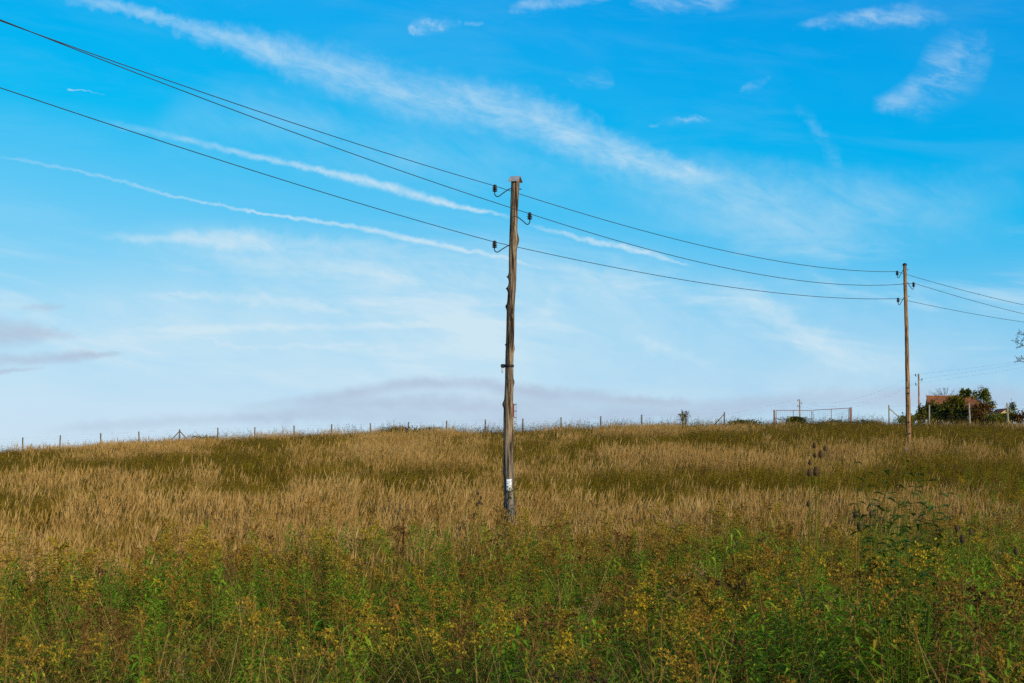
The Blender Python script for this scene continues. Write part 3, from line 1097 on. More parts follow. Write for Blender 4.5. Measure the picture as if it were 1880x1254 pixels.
GY = 112.5
gate = empty('field_gate', (at(1491, 770, GY).x, GY, g(at(1491, 770, GY).x, GY)))
tag(gate, 'faded rusty red double field gate with wire mesh leaves on the crest', 'gate')
gl = gate.location
for px, py, w in ((1421.5, 752.5, .13), (1561.5, 748, .17)):
    mb = MB()
    t = at(px, py, GY)
    mb.box(Vector((t.x, GY, (t.z + g(t.x, GY) - .3) / 2)) - gl, (w, w, t.z - g(t.x, GY) + .3))
    mb.build('gate_post', M['gate_rust'], gate)
for leafpx, ys in (((1425, 1456.5, 1490), (753.4, 753.6, 753.6)), ((1492.5, 1526, 1557.5), (753, 751, 749.3))):
    lf = None
    tp = [at(leafpx[i], ys[i], GY) for i in range(3)]
    low = 1.15
    mb = MB()
    mb.tube([tp[0] - gl, tp[2] - gl], .026, 8)
    lf = mb.build('gate_leaf', M['gate_rust'], gate)
    mb = MB()
    mb.tube([tp[0] - gl - Vector((0, 0, low)), tp[2] - gl - Vector((0, 0, low))], .03, 8)
    mb.build('bottom_rail', M['gate_rust'], lf)
    for q in tp:
        mb = MB()
        mb.tube([q - gl, q - gl - Vector((0, 0, low))], .024, 8)
        mb.build('stile', M['gate_rust'], lf)
    mb = MB()
    for k in range(1, 17):
        q = tp[0].lerp(tp[2], k / 17)
        mb.tube([q - gl, q - gl - Vector((0, 0, low))], .004, 4)
    for k in range(1, 7):
        dz = Vector((0, 0, low * k / 7))
        mb.tube([tp[0] - gl - dz, tp[2] - gl - dz], .004, 4)
    mesh_o = mb.build('wire_mesh', M['wire_far'], lf)
    mesh_o['kind'] = 'stuff'

# ------------------------------------------------------------------ house, shed


def roof_mat():
    m, N, L, b = nmat('old_roof_tiles')
    tc = N.new('ShaderNodeTexCoord')
    n1 = N.new('ShaderNodeTexNoise')
    n1.inputs['Scale'].default_value = 1.4
    n1.inputs['Detail'].default_value = 8
    n1.inputs['Roughness'].default_value = .7
    L.new(tc.outputs['Object'], n1.inputs['Vector'])
    r = ramp(N, [(.3, (.10, .030, .008)), (.5, (.24, .075, .014)), (.7, (.34, .12, .026))])
    L.new(n1.outputs[0], r.inputs[0])
    br = N.new('ShaderNodeTexWave')
    br.bands_direction = 'Z'
    br.inputs['Scale'].default_value = 1.6
    L.new(tc.outputs['Object'], br.inputs['Vector'])
    L.new(r.outputs[0], b.inputs['Base Color'])
    b.inputs['Roughness'].default_value = .9
    bm = N.new('ShaderNodeBump')
    bm.inputs['Distance'].default_value = .05
    L.new(br.outputs[1], bm.inputs['Height'])
    L.new(bm.outputs[0], b.inputs['Normal'])
    return m


M['roof'] = roof_mat()
HY = 176.0
hk = HY / FPX
hx0, hx1, hx2 = at(1701.5, 730, HY).x, at(1784, 730, HY).x, at(1811, 745, HY).x
hz_r, hz_e = at(1740, 727.5, HY).z, at(1740, 752, HY).z
hb = g((hx0 + hx2) / 2, HY)
house = empty('house', ((hx0 + hx2) / 2, HY, hb), R(-13))
tag(house, 'small old house with rusty orange tiled hip roof among bushes', 'house')
o = house.location
mb = MB()
wx0, wx1 = hx0 + .35 - o.x, hx2 - .5 - o.x
mb.box(((wx0 + wx1) / 2, 0, (hz_e - hb) / 2), (wx1 - wx0, 6.4, hz_e - hb))
wallo = mb.build('wall', M['plaster2'], house)
mb = MB()
ez = hz_e - hb
rz = hz_r - hb
Lx, Rx, Rr = hx0 - o.x, hx2 - o.x, hx1 - o.x
D = 3.6
v = [(Lx, -D, ez), (Rx, -D, ez), (Rx, D, ez), (Lx, D, ez), (Lx + .15, 0, rz), (Rr, 0, rz), (Lx, -D, ez - .15), (Rx, -D, ez - .15), (Rx, D, ez - .15), (Lx, D, ez - .15)]
mb.add(v, [(0, 1, 5, 4), (1, 2, 5), (2, 3, 4, 5), (3, 0, 4), (0, 6, 7, 1), (1, 7, 8, 2), (2, 8, 9, 3), (3, 9, 6, 0), (9, 8, 7, 6)])
ro = mb.build('roof', M['roof'], house)
n_t = 34
for k in range(n_t):
    x = Lx + .1 + (Rr - Lx - .1) * (k + .5) / n_t
    mb = MB()
    mb.tube([(x - .1, 0, rz - .02), (x + .09, 0, rz + .0)], [.12, .10], 8)
    mb.build('ridge_tile', M['roof'], ro)
for x in (wx0 + 1.6, wx0 + 4.2):
    mb = MB()
    mb.box((x, -3.23, ez * .5), (.9, .06, 1.1))
    mb.build('window', M['iron'], house)

SY = 168.0
sx = at(1839, 760, SY)
sb = g(sx.x, SY)
shed = empty('shed', (sx.x, SY, sb))
tag(shed, 'little yellow plastered shed gable showing between the bushes', 'shed')
szr, sze = at(1838, 752, SY).z - sb, at(1838, 759, SY).z - sb
mb = MB()
hw = .62
mb.add([(-hw, -1.5, 0), (hw, -1.5, 0), (hw, -1.5, sze), (0, -1.5, szr), (-hw, -1.5, sze), (-hw, 1.5, 0), (hw, 1.5, 0), (hw, 1.5, sze), (0, 1.5, szr), (-hw, 1.5, sze)],
       [(0, 1, 2, 3, 4), (9, 8, 7, 6, 5), (0, 5, 6, 1), (1, 6, 7, 2), (4, 9, 5, 0), (2, 7, 8, 3), (3, 8, 9, 4)])
mb.build('wall', M['plaster'], shed)
for s in (-1, 1):
    mb = MB()
    mb.add([(0, -1.7, szr + .04), (0, 1.7, szr + .04), (s * .78, 1.7, sze - .1), (s * .78, -1.7, sze - .1), (0, -1.7, szr + .1), (0, 1.7, szr + .1), (s * .8, 1.7, sze - .04), (s * .8, -1.7, sze - .04)],
           [(0, 1, 2, 3), (7, 6, 5, 4), (0, 4, 5, 1), (1, 5, 6, 2), (2, 6, 7, 3), (3, 7, 4, 0)])
    mb.build('roof_slope', M['roof'], shed)

# ------------------------------------------------------------------ bushes and trees


def rand_dir(rg):
    a, z = rg.uniform(0, 2 * math.pi), rg.uniform(-1, 1)
    s = math.sqrt(1 - z * z)
    return Vector((s * math.cos(a), s * math.sin(a), z))


def leafy_crown(mb, c, rad, n, size, rg, lobes=9, mat=0):
    """leaf clumps spread through an uneven crown volume made of overlapping lobes"""
    c = Vector(c)
    L = []
    for i in range(lobes):
        d = rand_dir(rg)
        L.append((c + Vector((d.x * rad[0] * .62, d.y * rad[1] * .62, d.z * rad[2] * .62)), rg.uniform(.32, .55)))
    for i in range(n):
        lc, lr = rg.choice(L)
        d = rand_dir(rg) * (rg.random() ** .45) * lr
        p = lc + Vector((d.x * rad[0], d.y * rad[1], d.z * rad[2]))
        dd = (rand_dir(rg) + d.normalized() * .6).normalized()
        s = size * rg.uniform(.6, 1.4)
        mb.leaf(p, dd, s * 1.3, s * .75, .4, .2, mat, rg.random())


def bush(px, py, rx, ry, Y, n, size, mat, label, seed, cat='bush', name='bush', group=None, stems=4, twigs=0, flat=1.0):
    """a bush whose crown centre shows at (px, py) with radii rx, ry in photograph pixels"""
    rg = random.Random(seed)
    k = Y / FPX
    c = at(px, py, Y)
    root = empty(name, (c.x, Y, g(c.x, Y)))
    tag(root, label, cat, group)
    cz = c.z - root.location.z
    rad = (rx * k, rx * k * .8 * flat, ry * k)
    mb = MB()
    for i in range(stems):
        e = Vector((rg.uniform(-.6, .6) * rad[0], rg.uniform(-.6, .6) * rad[1], cz + rg.uniform(-.2, .7) * rad[2]))
        b0 = Vector((rg.uniform(-.2, .2), rg.uniform(-.2, .2), -.1))
        mb.tube([b0, b0.lerp(e, .5) + Vector((rg.uniform(-.1, .1), 0, .05)), e], [.05 * rad[2] + .01, .03 * rad[2] + .008, .008], 6)
    for i in range(twigs):
        d = rand_dir(rg)
        d.z = abs(d.z) + .3
        b0 = Vector((d.x * rad[0] * .5, d.y * rad[1] * .5, cz + d.z * rad[2] * .4))
        e = b0 + Vector((d.x * rad[0] * .5, d.y * rad[1] * .5, d.z * rad[2] * .6))
        mb.tube([b0, e], [.018, .006], 4)
        for q in range(3):
            p = b0.lerp(e, rg.uniform(.3, .9))
            mb.tube([p, p + (rand_dir(rg) + Vector((0, 0, .8))) * rad[2] * .18], [.010, .004], 4)
    mb.build('branches', M['bark'], root)
    if n:
        mb = MB()
        leafy_crown(mb, (0, 0, cz), rad, n, size, rg)
        if group == GB and name == 'bush' and cz - rad[2] > .2:      # foliage hangs down to the ground
            hz = (cz + .2) / 2
            leafy_crown(mb, (0, 0, hz), (rad[0], rad[1], hz + .3), n // 2, size * 1.2, rg)
        cr = mb.build('crown', mat, root)
        cr['kind'] = 'stuff'
    return root


GB = 'bushes around the house'
bush(1741, 759, 42, 18, 150, 2300, .26, M['bush_mid'], 'broad green dense bush in front of the house roof', 1, group=GB)
bush(1714, 756, 24, 17, 152, 1300, .24, M['bush_olive'], 'olive yellow bush covering the left end of the roof', 2, group=GB)
bush(1760, 748, 26, 22, 149, 1700, .24, M['bush_olive'], 'olive bush climbing over the middle of the roof', 3, group=GB)
bush(1771, 720, 12, 9, 156, 380, .24, M['bush_dark'], 'small dark treetop rising above the roof ridge', 4, 'tree', 'tree', GB)
bush(1800, 724, 15, 15, 154, 600, .24, M['bush_dark'], 'taller dark green treetop at the hip end of the roof', 5, 'tree', 'tree', GB, twigs=8)
bush(1804, 758, 28, 20, 147, 1500, .24, M['bush_rust'], 'rusty brown autumn bush below the hip end of the roof', 6, group=GB)
bush(1818, 738, 11, 12, 151, 260, .22, M['bush_dark'], 'airy dark shrub with gaps beside the rusty bush', 7, group=GB, twigs=6)
bush(1832, 767, 24, 10, 144, 900, .22, M['bush_dark'], 'low dark bush just below the yellow shed gable', 8, group=GB)
bush(1858, 756, 11, 18, 140, 380, .2, M['bush_dark'], 'upright sparse bush behind the last pale fence post', 9, group=GB, twigs=8)
bush(1874, 765, 16, 13, 138, 600, .2, M['bush_rust'], 'brown leaved bush at the right edge of the photograph', 10, group=GB, twigs=4)
bush(1690, 760, 13, 16, 148, 550, .22, M['bush_olive'], 'pale olive shrub beside the thin distant pole', 11, group=GB, twigs=6)
bush(1662, 770, 20, 10, 140, 650, .2, M['bush_dark'], 'low dark bush behind the golden pole', 12, group=GB)
bush(1735, 733, 36, 17, 190, 60, .16, M['bush_dark'], 'thin leafless twigs showing above the roof ridge', 13, 'shrub', 'bare_shrub', GB, stems=12, twigs=60)
bush(1255, 765, 12, 11, 111, 200, .12, M['bush_olive'], 'small round shrub standing alone against the sky on the crest', 14, 'shrub', 'shrub', twigs=16, stems=6)
GR = 'brambles on the crest'
bush(1372, 777, 40, 6, 108.5, 800, .13, M['bush_dark'], 'low dark bramble mass left of the red gate', 15, group=GR, twigs=10, flat=.4)
bush(1452, 773, 36, 8, 109, 1000, .13, M['bush_dark'], 'dark bramble thicket hiding the left leaf of the red gate', 16, group=GR, twigs=14, flat=.4)
bush(1520, 776, 32, 6, 109, 500, .12, M['bush_dark'], 'low weeds and brambles under the right leaf of the red gate', 17, group=GR, twigs=12, flat=.4)
bush(1590, 777, 42, 6, 108, 500, .12, M['bush_olive'], 'low greenish weeds between the red gate and golden pole', 18, group=GR, twigs=16, flat=.4)
bush(372, 804, 32, 6, 110, 420, .11, M['bush_dark'], 'low dark weed mound on the crest beside the braced fence post', 19, group=GR, twigs=14, flat=.4)
bush(760, 789, 60, 7, 109, 900, .12, M['bush_olive'], 'broad green weed mound on the crest left of the near pole', 20, group=GR, twigs=26, flat=.35)


def bare_tree():
    rg = random.Random(12)
    Y = 92.0
    k = Y / FPX
    bx = at(1985, 700, Y).x
    root = empty('bare_tree', (bx, Y, g(bx, Y)))
    tag(root, 'nearly bare dark tree whose branch tips reach in at the right edge', 'tree')
    lo = root.location
    mb = MB()
    lv = MB()
    zt = at(1985, 560, Y).z - lo.z
    trunk = [Vector((0, 0, -.2)), Vector((.1, 0, zt * .3)), Vector((-.1, .1, zt * .55)), Vector((.1, 0, zt * .8)), Vector((0, 0, zt * 1.05))]
    tb = MB()
    tb.tube(trunk, [.3, .22, .17, .1, .04], 10)
    tb.build('trunk', M['bark'], root, True)

    def grow(p, d, ln, r, depth):
        n = 4
        pts = [p]
        for i in range(n):
            d = (d + rand_dir(rg) * .28 + Vector((0, 0, .05))).normalized()
            pts.append(pts[-1] + d * ln / n)
        mb.tube(pts, [r * (1 - .15 * i) for i in range(n + 1)], 5)
        if depth == 0:
            for q in range(2):
                lv.leaf(pts[-1 - q], rand_dir(rg), .1, .06, .5, .2, 0, rg.random())
            return
        for i in range(1, n + 1):
            for _ in range(2 if i > 1 else 1):
                if rg.random() < .82:
                    nd = (d * .7 + rand_dir(rg) * .75).normalized()
                    grow(pts[i], nd, ln * rg.uniform(.38, .6), r * .52, depth - 1)

    for tx, ty in ((1876, 614), (1866, 632), (1872, 662), (1905, 590), (1930, 560)):
        e = at(tx, ty, Y) - lo
        s = Vector((0, 0, min(zt * .95, max(2.5, e.z - 1.2))))
        dv = e - s
        pts = [s, s.lerp(e, .35) + Vector((0, rg.uniform(-.3, .3), .3)), s.lerp(e, .7) + Vector((0, rg.uniform(-.2, .2), .15)), s.lerp(e, .82)]
        mb.tube(pts, [.1, .07, .045, .03], 6)
        grow(pts[-1], dv.normalized(), dv.length * .17, .024, 2)
        grow(pts[-2], (dv.normalized() + rand_dir(rg) * .4).normalized(), dv.length * .2, .03, 2)
        grow(pts[1], (dv.normalized() + rand_dir(rg) * .6).normalized(), dv.length * .2, .035, 2)
    for i in range(10):
        a = rg.uniform(-1.3, 1.3)
        s = Vector((0, 0, zt * rg.uniform(.45, 1.0)))
        grow(s, Vector((math.cos(a), math.sin(a), .5)).normalized(), rg.uniform(1.6, 2.8), .06, 2)
    bo = mb.build('branches', M['bark'], root)
    lo2 = lv.build('crown', M['bush_rust'], root)
    lo2['kind'] = 'stuff'


bare_tree()


# ------------------------------------------------------------------ field grass and forbs (instanced clumps)


def unlinked(name, me):
    return bpy.data.objects.new(name, me)


def scatter(name, protos, pts, rots, scales, vid, label, cat, mats):
    """one object whose points carry clump copies made by a geometry node tree"""
    me = bpy.data.meshes.new(name)
    me.vertices.add(len(pts))
    me.vertices.foreach_set('co', np.asarray(pts, np.float32).ravel())
    a = me.attributes.new('rot', 'FLOAT_VECTOR', 'POINT')
    a.data.foreach_set('vector', np.asarray(rots, np.float32).ravel())
    a = me.attributes.new('scl', 'FLOAT', 'POINT')
    a.data.foreach_set('value', np.asarray(scales, np.float32))
    a = me.attributes.new('vid', 'INT', 'POINT')
    a.data.foreach_set('value', np.asarray(vid, np.int32))
    o = bpy.data.objects.new(name, me)
    link(o)
    for m in mats:
        me.materials.append(m)
    ng = bpy.data.node_groups.new(name, 'GeometryNodeTree')
    ng.interface.new_socket('Geometry', in_out='INPUT', socket_type='NodeSocketGeometry')
    ng.interface.new_socket('Geometry', in_out='OUTPUT', socket_type='NodeSocketGeometry')
    N, L = ng.nodes, ng.links
    gi, go = N.new('NodeGroupInput'), N.new('NodeGroupOutput')

    def named(nm, ty):
        n = N.new('GeometryNodeInputNamedAttribute')
        n.data_type = ty
        n.inputs['Name'].default_value = nm
        return n.outputs['Attribute']

    rot, scl, vd = named('rot', 'FLOAT_VECTOR'), named('scl', 'FLOAT'), named('vid', 'INT')
    join = N.new('GeometryNodeJoinGeometry')
    for k, p in enumerate(protos):
        oi = N.new('GeometryNodeObjectInfo')
        oi.inputs['Object'].default_value = p
        oi.inputs['As Instance'].default_value = False
        cmp = N.new('FunctionNodeCompare')
        cmp.data_type = 'INT'
        cmp.operation = 'EQUAL'
        L.new(vd, cmp.inputs[2])
        cmp.inputs[3].default_value = k
        ip = N.new('GeometryNodeInstanceOnPoints')
        L.new(gi.outputs[0], ip.inputs['Points'])
        L.new(cmp.outputs[0], ip.inputs['Selection'])
        L.new(oi.outputs['Geometry'], ip.inputs['Instance'])
        L.new(rot, ip.inputs['Rotation'])
        L.new(scl, ip.inputs['Scale'])
        L.new(ip.outputs[0], join.inputs[0])
    L.new(join.outputs[0], go.inputs[0])
    md = o.modifiers.new('scatter', 'NODES')
    md.node_group = ng
    tag(o, label, cat, kind='stuff')
    return o


def straw_clump(seed, rad, stalks, blades, h=(.7, 1.05), kb=.4):
    """straw stalks with soft plumes over a lower tuft of olive blades"""
    rg = random.Random(seed)
    mb = MB()
    for i in range(blades):
        a, r = rg.uniform(0, 6.28), rad * math.sqrt(rg.random())
        mb.blade((r * math.cos(a), r * math.sin(a), -.03), rg.gauss(.0, 1.2), rg.uniform(.28, .6), rg.uniform(.008, .014), rg.uniform(.05, .4), rg.uniform(.1, .55), 3, 0 if rg.random() < kb else 1, rg.random(), rg.uniform(0, 3.14))
    for i in range(stalks):
        a, r = rg.uniform(0, 6.28), rad * math.sqrt(rg.random())
        H = rg.uniform(*h)
        ln, bd, az = rg.uniform(.0, .18), rg.uniform(.02, .2), rg.gauss(.0, 1.5)
        b = (r * math.cos(a), r * math.sin(a), -.03)
        rr = rg.random()
        mb.blade(b, az, H, .007, ln, bd, 3, 0, rr, rg.uniform(0, 3.14))
        hw = rg.uniform(.007, .015)
        for f in (0, 1.57):
            d = Vector((math.cos(az), math.sin(az), 0))
            s = Vector((math.cos(f + a), math.sin(f + a), 0)) * hw
            pts = []
            for t in (.72, .86, 1.03):
                pts.append(Vector(b) + d * (H * (ln * t + bd * t * t)) + Vector((0, 0, H * t)))
            mb.add([pts[0], pts[1] - s, pts[1] + s, pts[2]], [(0, 2, 3, 1)], 0, min(1, rr * .6 + .35))
    return mb.mesh('straw_clump', [M['dry'], M['drygreen']])


def forb_clump(seed, stems=7, h=(.4, .75), top=.35, rad=.3, blades=0):
    rg = random.Random(seed)
    mb = MB()
    for i in range(stems):
        a, r = rg.uniform(0, 6.28), rad * math.sqrt(rg.random())
        H = rg.uniform(*h)
        b = Vector((r * math.cos(a), r * math.sin(a), -.03))
        az, ln = rg.uniform(0, 6.28), rg.uniform(0, .22)
        d = Vector((math.cos(az), math.sin(az), 0))
        mb.blade(b, az, H, .009, ln, .05, 2, 1, rg.random() * .6, rg.uniform(0, 3.14))
        for k in range(13):
            t = rg.uniform(.15, .98)
            p = b + d * (H * ln * t) + Vector((0, 0, H * t))
            la = rg.uniform(0, 6.28)
            mb.leaf(p, (math.cos(la), math.sin(la), rg.uniform(-.1, .7)), rg.uniform(.05, .10), rg.uniform(.016, .03), rg.uniform(0, .8), .2, 0, rg.random())
        if rg.random() < top:
            for k in range(9):
                p = b + d * (H * ln) + Vector((rg.gauss(0, .022), rg.gauss(0, .022), H + rg.uniform(-.09, .06)))
                mb.leaf(p, rand_dir(rg), .03, .018, 0, .2, 1, rg.random())
    for i in range(blades):
        a, r = rg.uniform(0, 6.28), rad * math.sqrt(rg.random())
        mb.blade((r * math.cos(a), r * math.sin(a), -.03), rg.gauss(.0, 1.2), rg.uniform(.3, .7), rg.uniform(.008, .013), rg.uniform(.05, .35), rg.uniform(.1, .5), 3, 2, rg.random(), rg.uniform(0, 3.14))
    return mb.mesh('forb_clump', [M['forb'], M['seed'], M['drygreen']])


def lean_rot(n, rg, lean=.07):
    rot = np.zeros((n, 3))
    rot[:, 0] = rg.normal(0, .10, n)
    rot[:, 1] = rg.normal(lean, .11, n)         # the wind has laid the stalks over to the right
    rot[:, 2] = rg.uniform(-1.3, 1.3, n)
    return rot


def edge_y(x, y=None):
    """far edge of the weedy belt by lateral position"""
    return np.interp(x, [-14, -8, -4, 0, 4, 8, 12, 18], [20.5, 22.5, 25.5, 26.5, 29.5, 32, 34, 36]) + (value_noise(x, np.zeros_like(np.asarray(x, float)), 21, 1.7) - .5) * 5


def scatter_area(y0, y1, dens, rg, slope=.40, pad=4.0):
    """random ground points in the wedge the viewer can see, thinner with distance as dens(y)"""
    pts = []
    ys = np.arange(y0, y1, 1.0)
    for y in ys:
        w = slope * y + pad
        n = rg.poisson(2 * w * dens(y))
        pts.append(np.stack([rg.uniform(-w, w, n), rg.uniform(y, y + 1, n)], 1))
    return np.concatenate(pts)


def field():
    rg = np.random.default_rng(11)
    P = scatter_area(18.0, 121, lambda y: 9.5 if y < 48 else 4.6, rg)
    x, y = P[:, 0], P[:, 1]
    keep = y > edge_y(x) - 5.0 + 4.0 * rg.random(len(x))
    x, y = x[keep], y[keep]
    n = len(x)
    # patchiness: streaks of green weeds and of straw grass
    a = value_noise(x * .8, y * .55, 31, 5.0) * .36 + value_noise(x * .8, y * .6, 32, 2.2) * .38 + value_noise(x, y, 33, 1.0) * .26
    green = (a - .5) * 2.1 + .30 + .08 * sstep(4, 18, x) + .05 * sstep(8, 16, -x) + .15 * sstep(46, 88, y)
    green -= .42 * np.exp(-((y - 32.5) / 6.5) ** 2) * (1 - .35 * sstep(-1, 7, x))     # pale straw band behind the weeds
    for gx, gy, wx, wy, amt in ((-13.5, 56, 3.6, 8, .34), (-6.5, 52, 3.2, 6, .3), (9, 68, 6, 8, .24), (-20, 75, 6, 7, .2), (3, 88, 7, 8, .18), (20, 88, 9, 6, .2), (-2, 104, 9, 5, .2),
                                (24, 100, 14, 6, .22), (4, 45, 3.5, 4, .2), (14, 50, 5, 5, .16), (-30, 95, 10, 8, .12),
                                (-3.5, 64, 4, 6, -.28), (5.5, 58, 3, 5, -.24), (-12, 42, 5, 5, -.2), (13, 80, 5, 5, -.3), (22, 72, 6, 4, -.25), (-16, 92, 8, 5, -.2), (3.5, 96, 5, 4, -.2), (19, 52, 4, 5, -.26), (10, 41, 4, 3, -.2)):
        green += .62 * amt * np.exp(-((y - gy) / wy) ** 2 - ((x - gx) / wx) ** 2)
    green += .22 * sstep(97, 104, y) + rg.normal(0, .18, n)
    kind = np.where(green > .24, 3, np.where(green > .06, 2, np.where(green > -.10, 1, 0)))
    near = y < 48
    protos = []
    for rad, q in ((.32, 1.0), (.56, 2.6)):
        protos += [unlinked('straw', straw_clump(100 + i + int(q * 10), rad, int(13 * q), int(24 * q), h=(.62, .98), kb=.5)) for i in range(4)]
        protos += [unlinked('mixed', straw_clump(200 + i + int(q * 10), rad, int(6 * q), int(30 * q), kb=.22)) for i in range(4)]
        protos += [unlinked('olive', straw_clump(300 + i + int(q * 10), rad, int(1.6 * q), int(38 * q), kb=.06)) for i in range(3)]
        protos += [unlinked('forb', forb_clump(400 + i + int(q * 10), int(6 * q), (.4, .78), .3, rad, int(18 * q))) for i in range(4)]
    protos += [unlinked('forb_tall', forb_clump(340 + i, 6, (.7, 1.1), .9, .5, 12)) for i in range(3)]
    base = np.array([0, 4, 8, 11])[kind]
    cnt = np.array([4, 4, 3, 4])[kind]
    vid = base + (rg.random(n) * cnt).astype(int) + np.where(near, 0, 15)
    tall = (y > 102) & (rg.random(n) < .2 + .32 * sstep(-14, -6, x))
    vid[tall] = 30 + rg.integers(0, 3, tall.sum())
    scl = rg.uniform(.68, 1.15, n) * (.66 + .34 * value_noise(x, y, 41, 4.0) + .24 * value_noise(x, y, 42, 1.4))
    scl[tall] *= 1.2
    z = gz(x, y)
    scatter('field_grass', protos, np.stack([x, y, z], 1), lean_rot(n, rg, .03), scl, vid,
            'tall tan and olive meadow grass covering the whole slope', 'grass', [M['dry'], M['drygreen'], M['forb'], M['seed']])
    return n


print('field clumps', field())

# ------------------------------------------------------------------ weedy belt in front


def goldenrod(seed, kind):
    """returns three meshes: stem, foliage, plume (plume may be None)"""
    rg = random.Random(seed)
    H = rg.uniform(.9, 1.2) if kind != 'green' else rg.uniform(.75, 1.05)
    az, ln = rg.uniform(0, 6.28), rg.uniform(.02, .14)
    d = Vector((math.cos(az), math.sin(az), 0))

    def sp(t):
        return d * (H * ln * t * t) + Vector((0, 0, H * t))

    st = MB()
    st.tube([sp(t) - Vector((0, 0, .04 if t == 0 else 0)) for t in (0, .3, .6, 1)], [.0055, .005, .004, .002], 5, 0, rg.random(), False)
    fo = MB()
    nl = 60 if kind == 'green' else 50
    top = .99 if kind == 'green' else .86
    for i in range(nl):
        t = .12 + (top - .12) * (i / nl) ** .8
        la = i * 2.4 + rg.gauss(0, .3)
        L = (.165 if kind == 'green' else .135) * (1.0 - .5 * abs(t - .6)) * rg.uniform(.75, 1.2)
        if kind == 'green' and t > .9:
            L *= .75
        dead = kind == 'brown' or (t < .4 and rg.random() < .75 - t)
        up = rg.uniform(.1, .75) if not dead else rg.uniform(-1.2, .1)
        if t > .85:
            up += .6
        fo.leaf(sp(t), (math.cos(la), math.sin(la), up), L, L * (rg.uniform(.17, .23) if not dead else .11), rg.uniform(.4, 1.3), .25, 1 if dead else 0, rg.random())
    pl = None
    if kind != 'green':
        pl = MB()
        nb = rg.randint(9, 14)
        side = rg.uniform(0, 6.28)
        for b in range(nb):
            t = .72 + .28 * b / nb
            la = side + rg.gauss(0, 1.1) if rg.random() < .65 else rg.uniform(0, 6.28)
            L = (.24 * (1 - (t - .72) / .28) + .06) * rg.uniform(.7, 1.2)
            dd = Vector((math.cos(la), math.sin(la), 0))
            pts = [sp(t), sp(t) + dd * L * .5 + Vector((0, 0, L * .48)), sp(t) + dd * L + Vector((0, 0, L * .45))]
            pl.tube(pts, [.0022, .002, .001], 3, 1, .4, False)
            nf = 9 if kind != 'yellow' else 7
            for q in range(nf):
                u = (q + 1) / nf
                p = pts[0].lerp(pts[1], u * 2) if u < .5 else pts[1].lerp(pts[2], u * 2 - 1)
                for rep in range(2):
                    s = rg.uniform(.013, .024)
                    pl.leaf(p, (rand_dir(rg) + Vector((0, 0, .7))).normalized(), s * 1.3, s * .9, 0, .3, 0, rg.random())
        for q in range(26):
            p = sp(rg.uniform(.86, 1.03)) + Vector((rg.gauss(0, .012), rg.gauss(0, .012), 0))
            s = rg.uniform(.010, .018)
            pl.leaf(p, (rand_dir(rg) + Vector((0, 0, .7))).normalized(), s * 1.3, s, 0, .3, 0, rg.random())
    pm = {'yellow': M['bloom'], 'rust': M['plume'], 'brown': M['plume_dark'], 'fluff': M['fluff'], 'green': None}[kind]
    lm = M['leaf_bright'] if kind == 'green' else M['leaf']
    return (st.mesh('stem', [M['stem']]), fo.mesh('foliage', [lm, M['leaf_dead']]), pl.mesh('flower_plume', [pm, M['stem']]) if pl else None, st, fo, pl, lm, pm)


def joined(gr):
    """the same plant as one mesh, for the uncountable rest of the thicket"""
    _, _, _, st, fo, pl, lm, pm = gr
    mb = MB()
    mats = [M['stem'], lm, M['leaf_dead']]
    mb.add(st.v, st.f, 0)
    k = len(mb.v)
    mb.v += fo.v
    mb.f += [tuple(i + k for i in f) for f in fo.f]
    mb.m += [1 + m for m in fo.m]
    mb.r += fo.r
    if pl:
        mats.append(pm)
        k = len(mb.v)
        mb.v += pl.v
        mb.f += [tuple(i + k for i in f) for f in pl.f]
        mb.m += [3 if m == 0 else 0 for m in pl.m]
        mb.r += pl.r
    return mb.mesh('goldenrod', mats)


def near_tuft(seed, blades=60, h=(.35, .8), rad=.28):
    rg = random.Random(seed)
    mb = MB()
    for i in range(blades):
        a, r = rg.uniform(0, 6.28), rad * math.sqrt(rg.random())
        mb.blade((r * math.cos(a), r * math.sin(a), -.03), rg.uniform(0, 6.28), rg.uniform(*h), rg.uniform(.004, .0075), rg.uniform(.05, .5), rg.uniform(.15, .85), 4, 0, rg.random(), rg.uniform(0, 3.14))
    for i in range(6):
        a, r = rg.uniform(0, 6.28), rad * math.sqrt(rg.random())
        mb.blade((r * math.cos(a), r * math.sin(a), -.03), rg.uniform(0, 6.28), rg.uniform(h[1], h[1] * 1.35), .0035, rg.uniform(.05, .35), rg.uniform(.05, .3), 4, 1, rg.random(), rg.uniform(0, 3.14))
    return mb.mesh('near_tuft', [M['nearfoot'], M['dry']])


def leafy_undergrowth(seed):
    rg = random.Random(seed)
    mb = MB()
    for i in range(9):
        a, r = rg.uniform(0, 6.28), .3 * math.sqrt(rg.random())
        b = Vector((r * math.cos(a), r * math.sin(a), -.02))
        H = rg.uniform(.3, .7)
        az = rg.uniform(0, 6.28)
        mb.blade(b, az, H, .006, .2, .1, 2, 1, rg.random(), rg.uniform(0, 3.14))
        for k in range(12):
            t = rg.uniform(.2, 1)
            la = rg.uniform(0, 6.28)
            L = rg.uniform(.08, .15)
            mb.leaf(b + Vector((math.cos(az), math.sin(az), 0)) * H * .22 * t + Vector((0, 0, H * t)), (math.cos(la), math.sin(la), rg.uniform(-.2, .6)), L, L * rg.uniform(.2, .42), rg.uniform(.2, 1), .2, 0 if rg.random() < .85 else 2, rg.random())
    return mb.mesh('undergrowth', [M['leaf'], M['stem'], M['leaf_dead']])


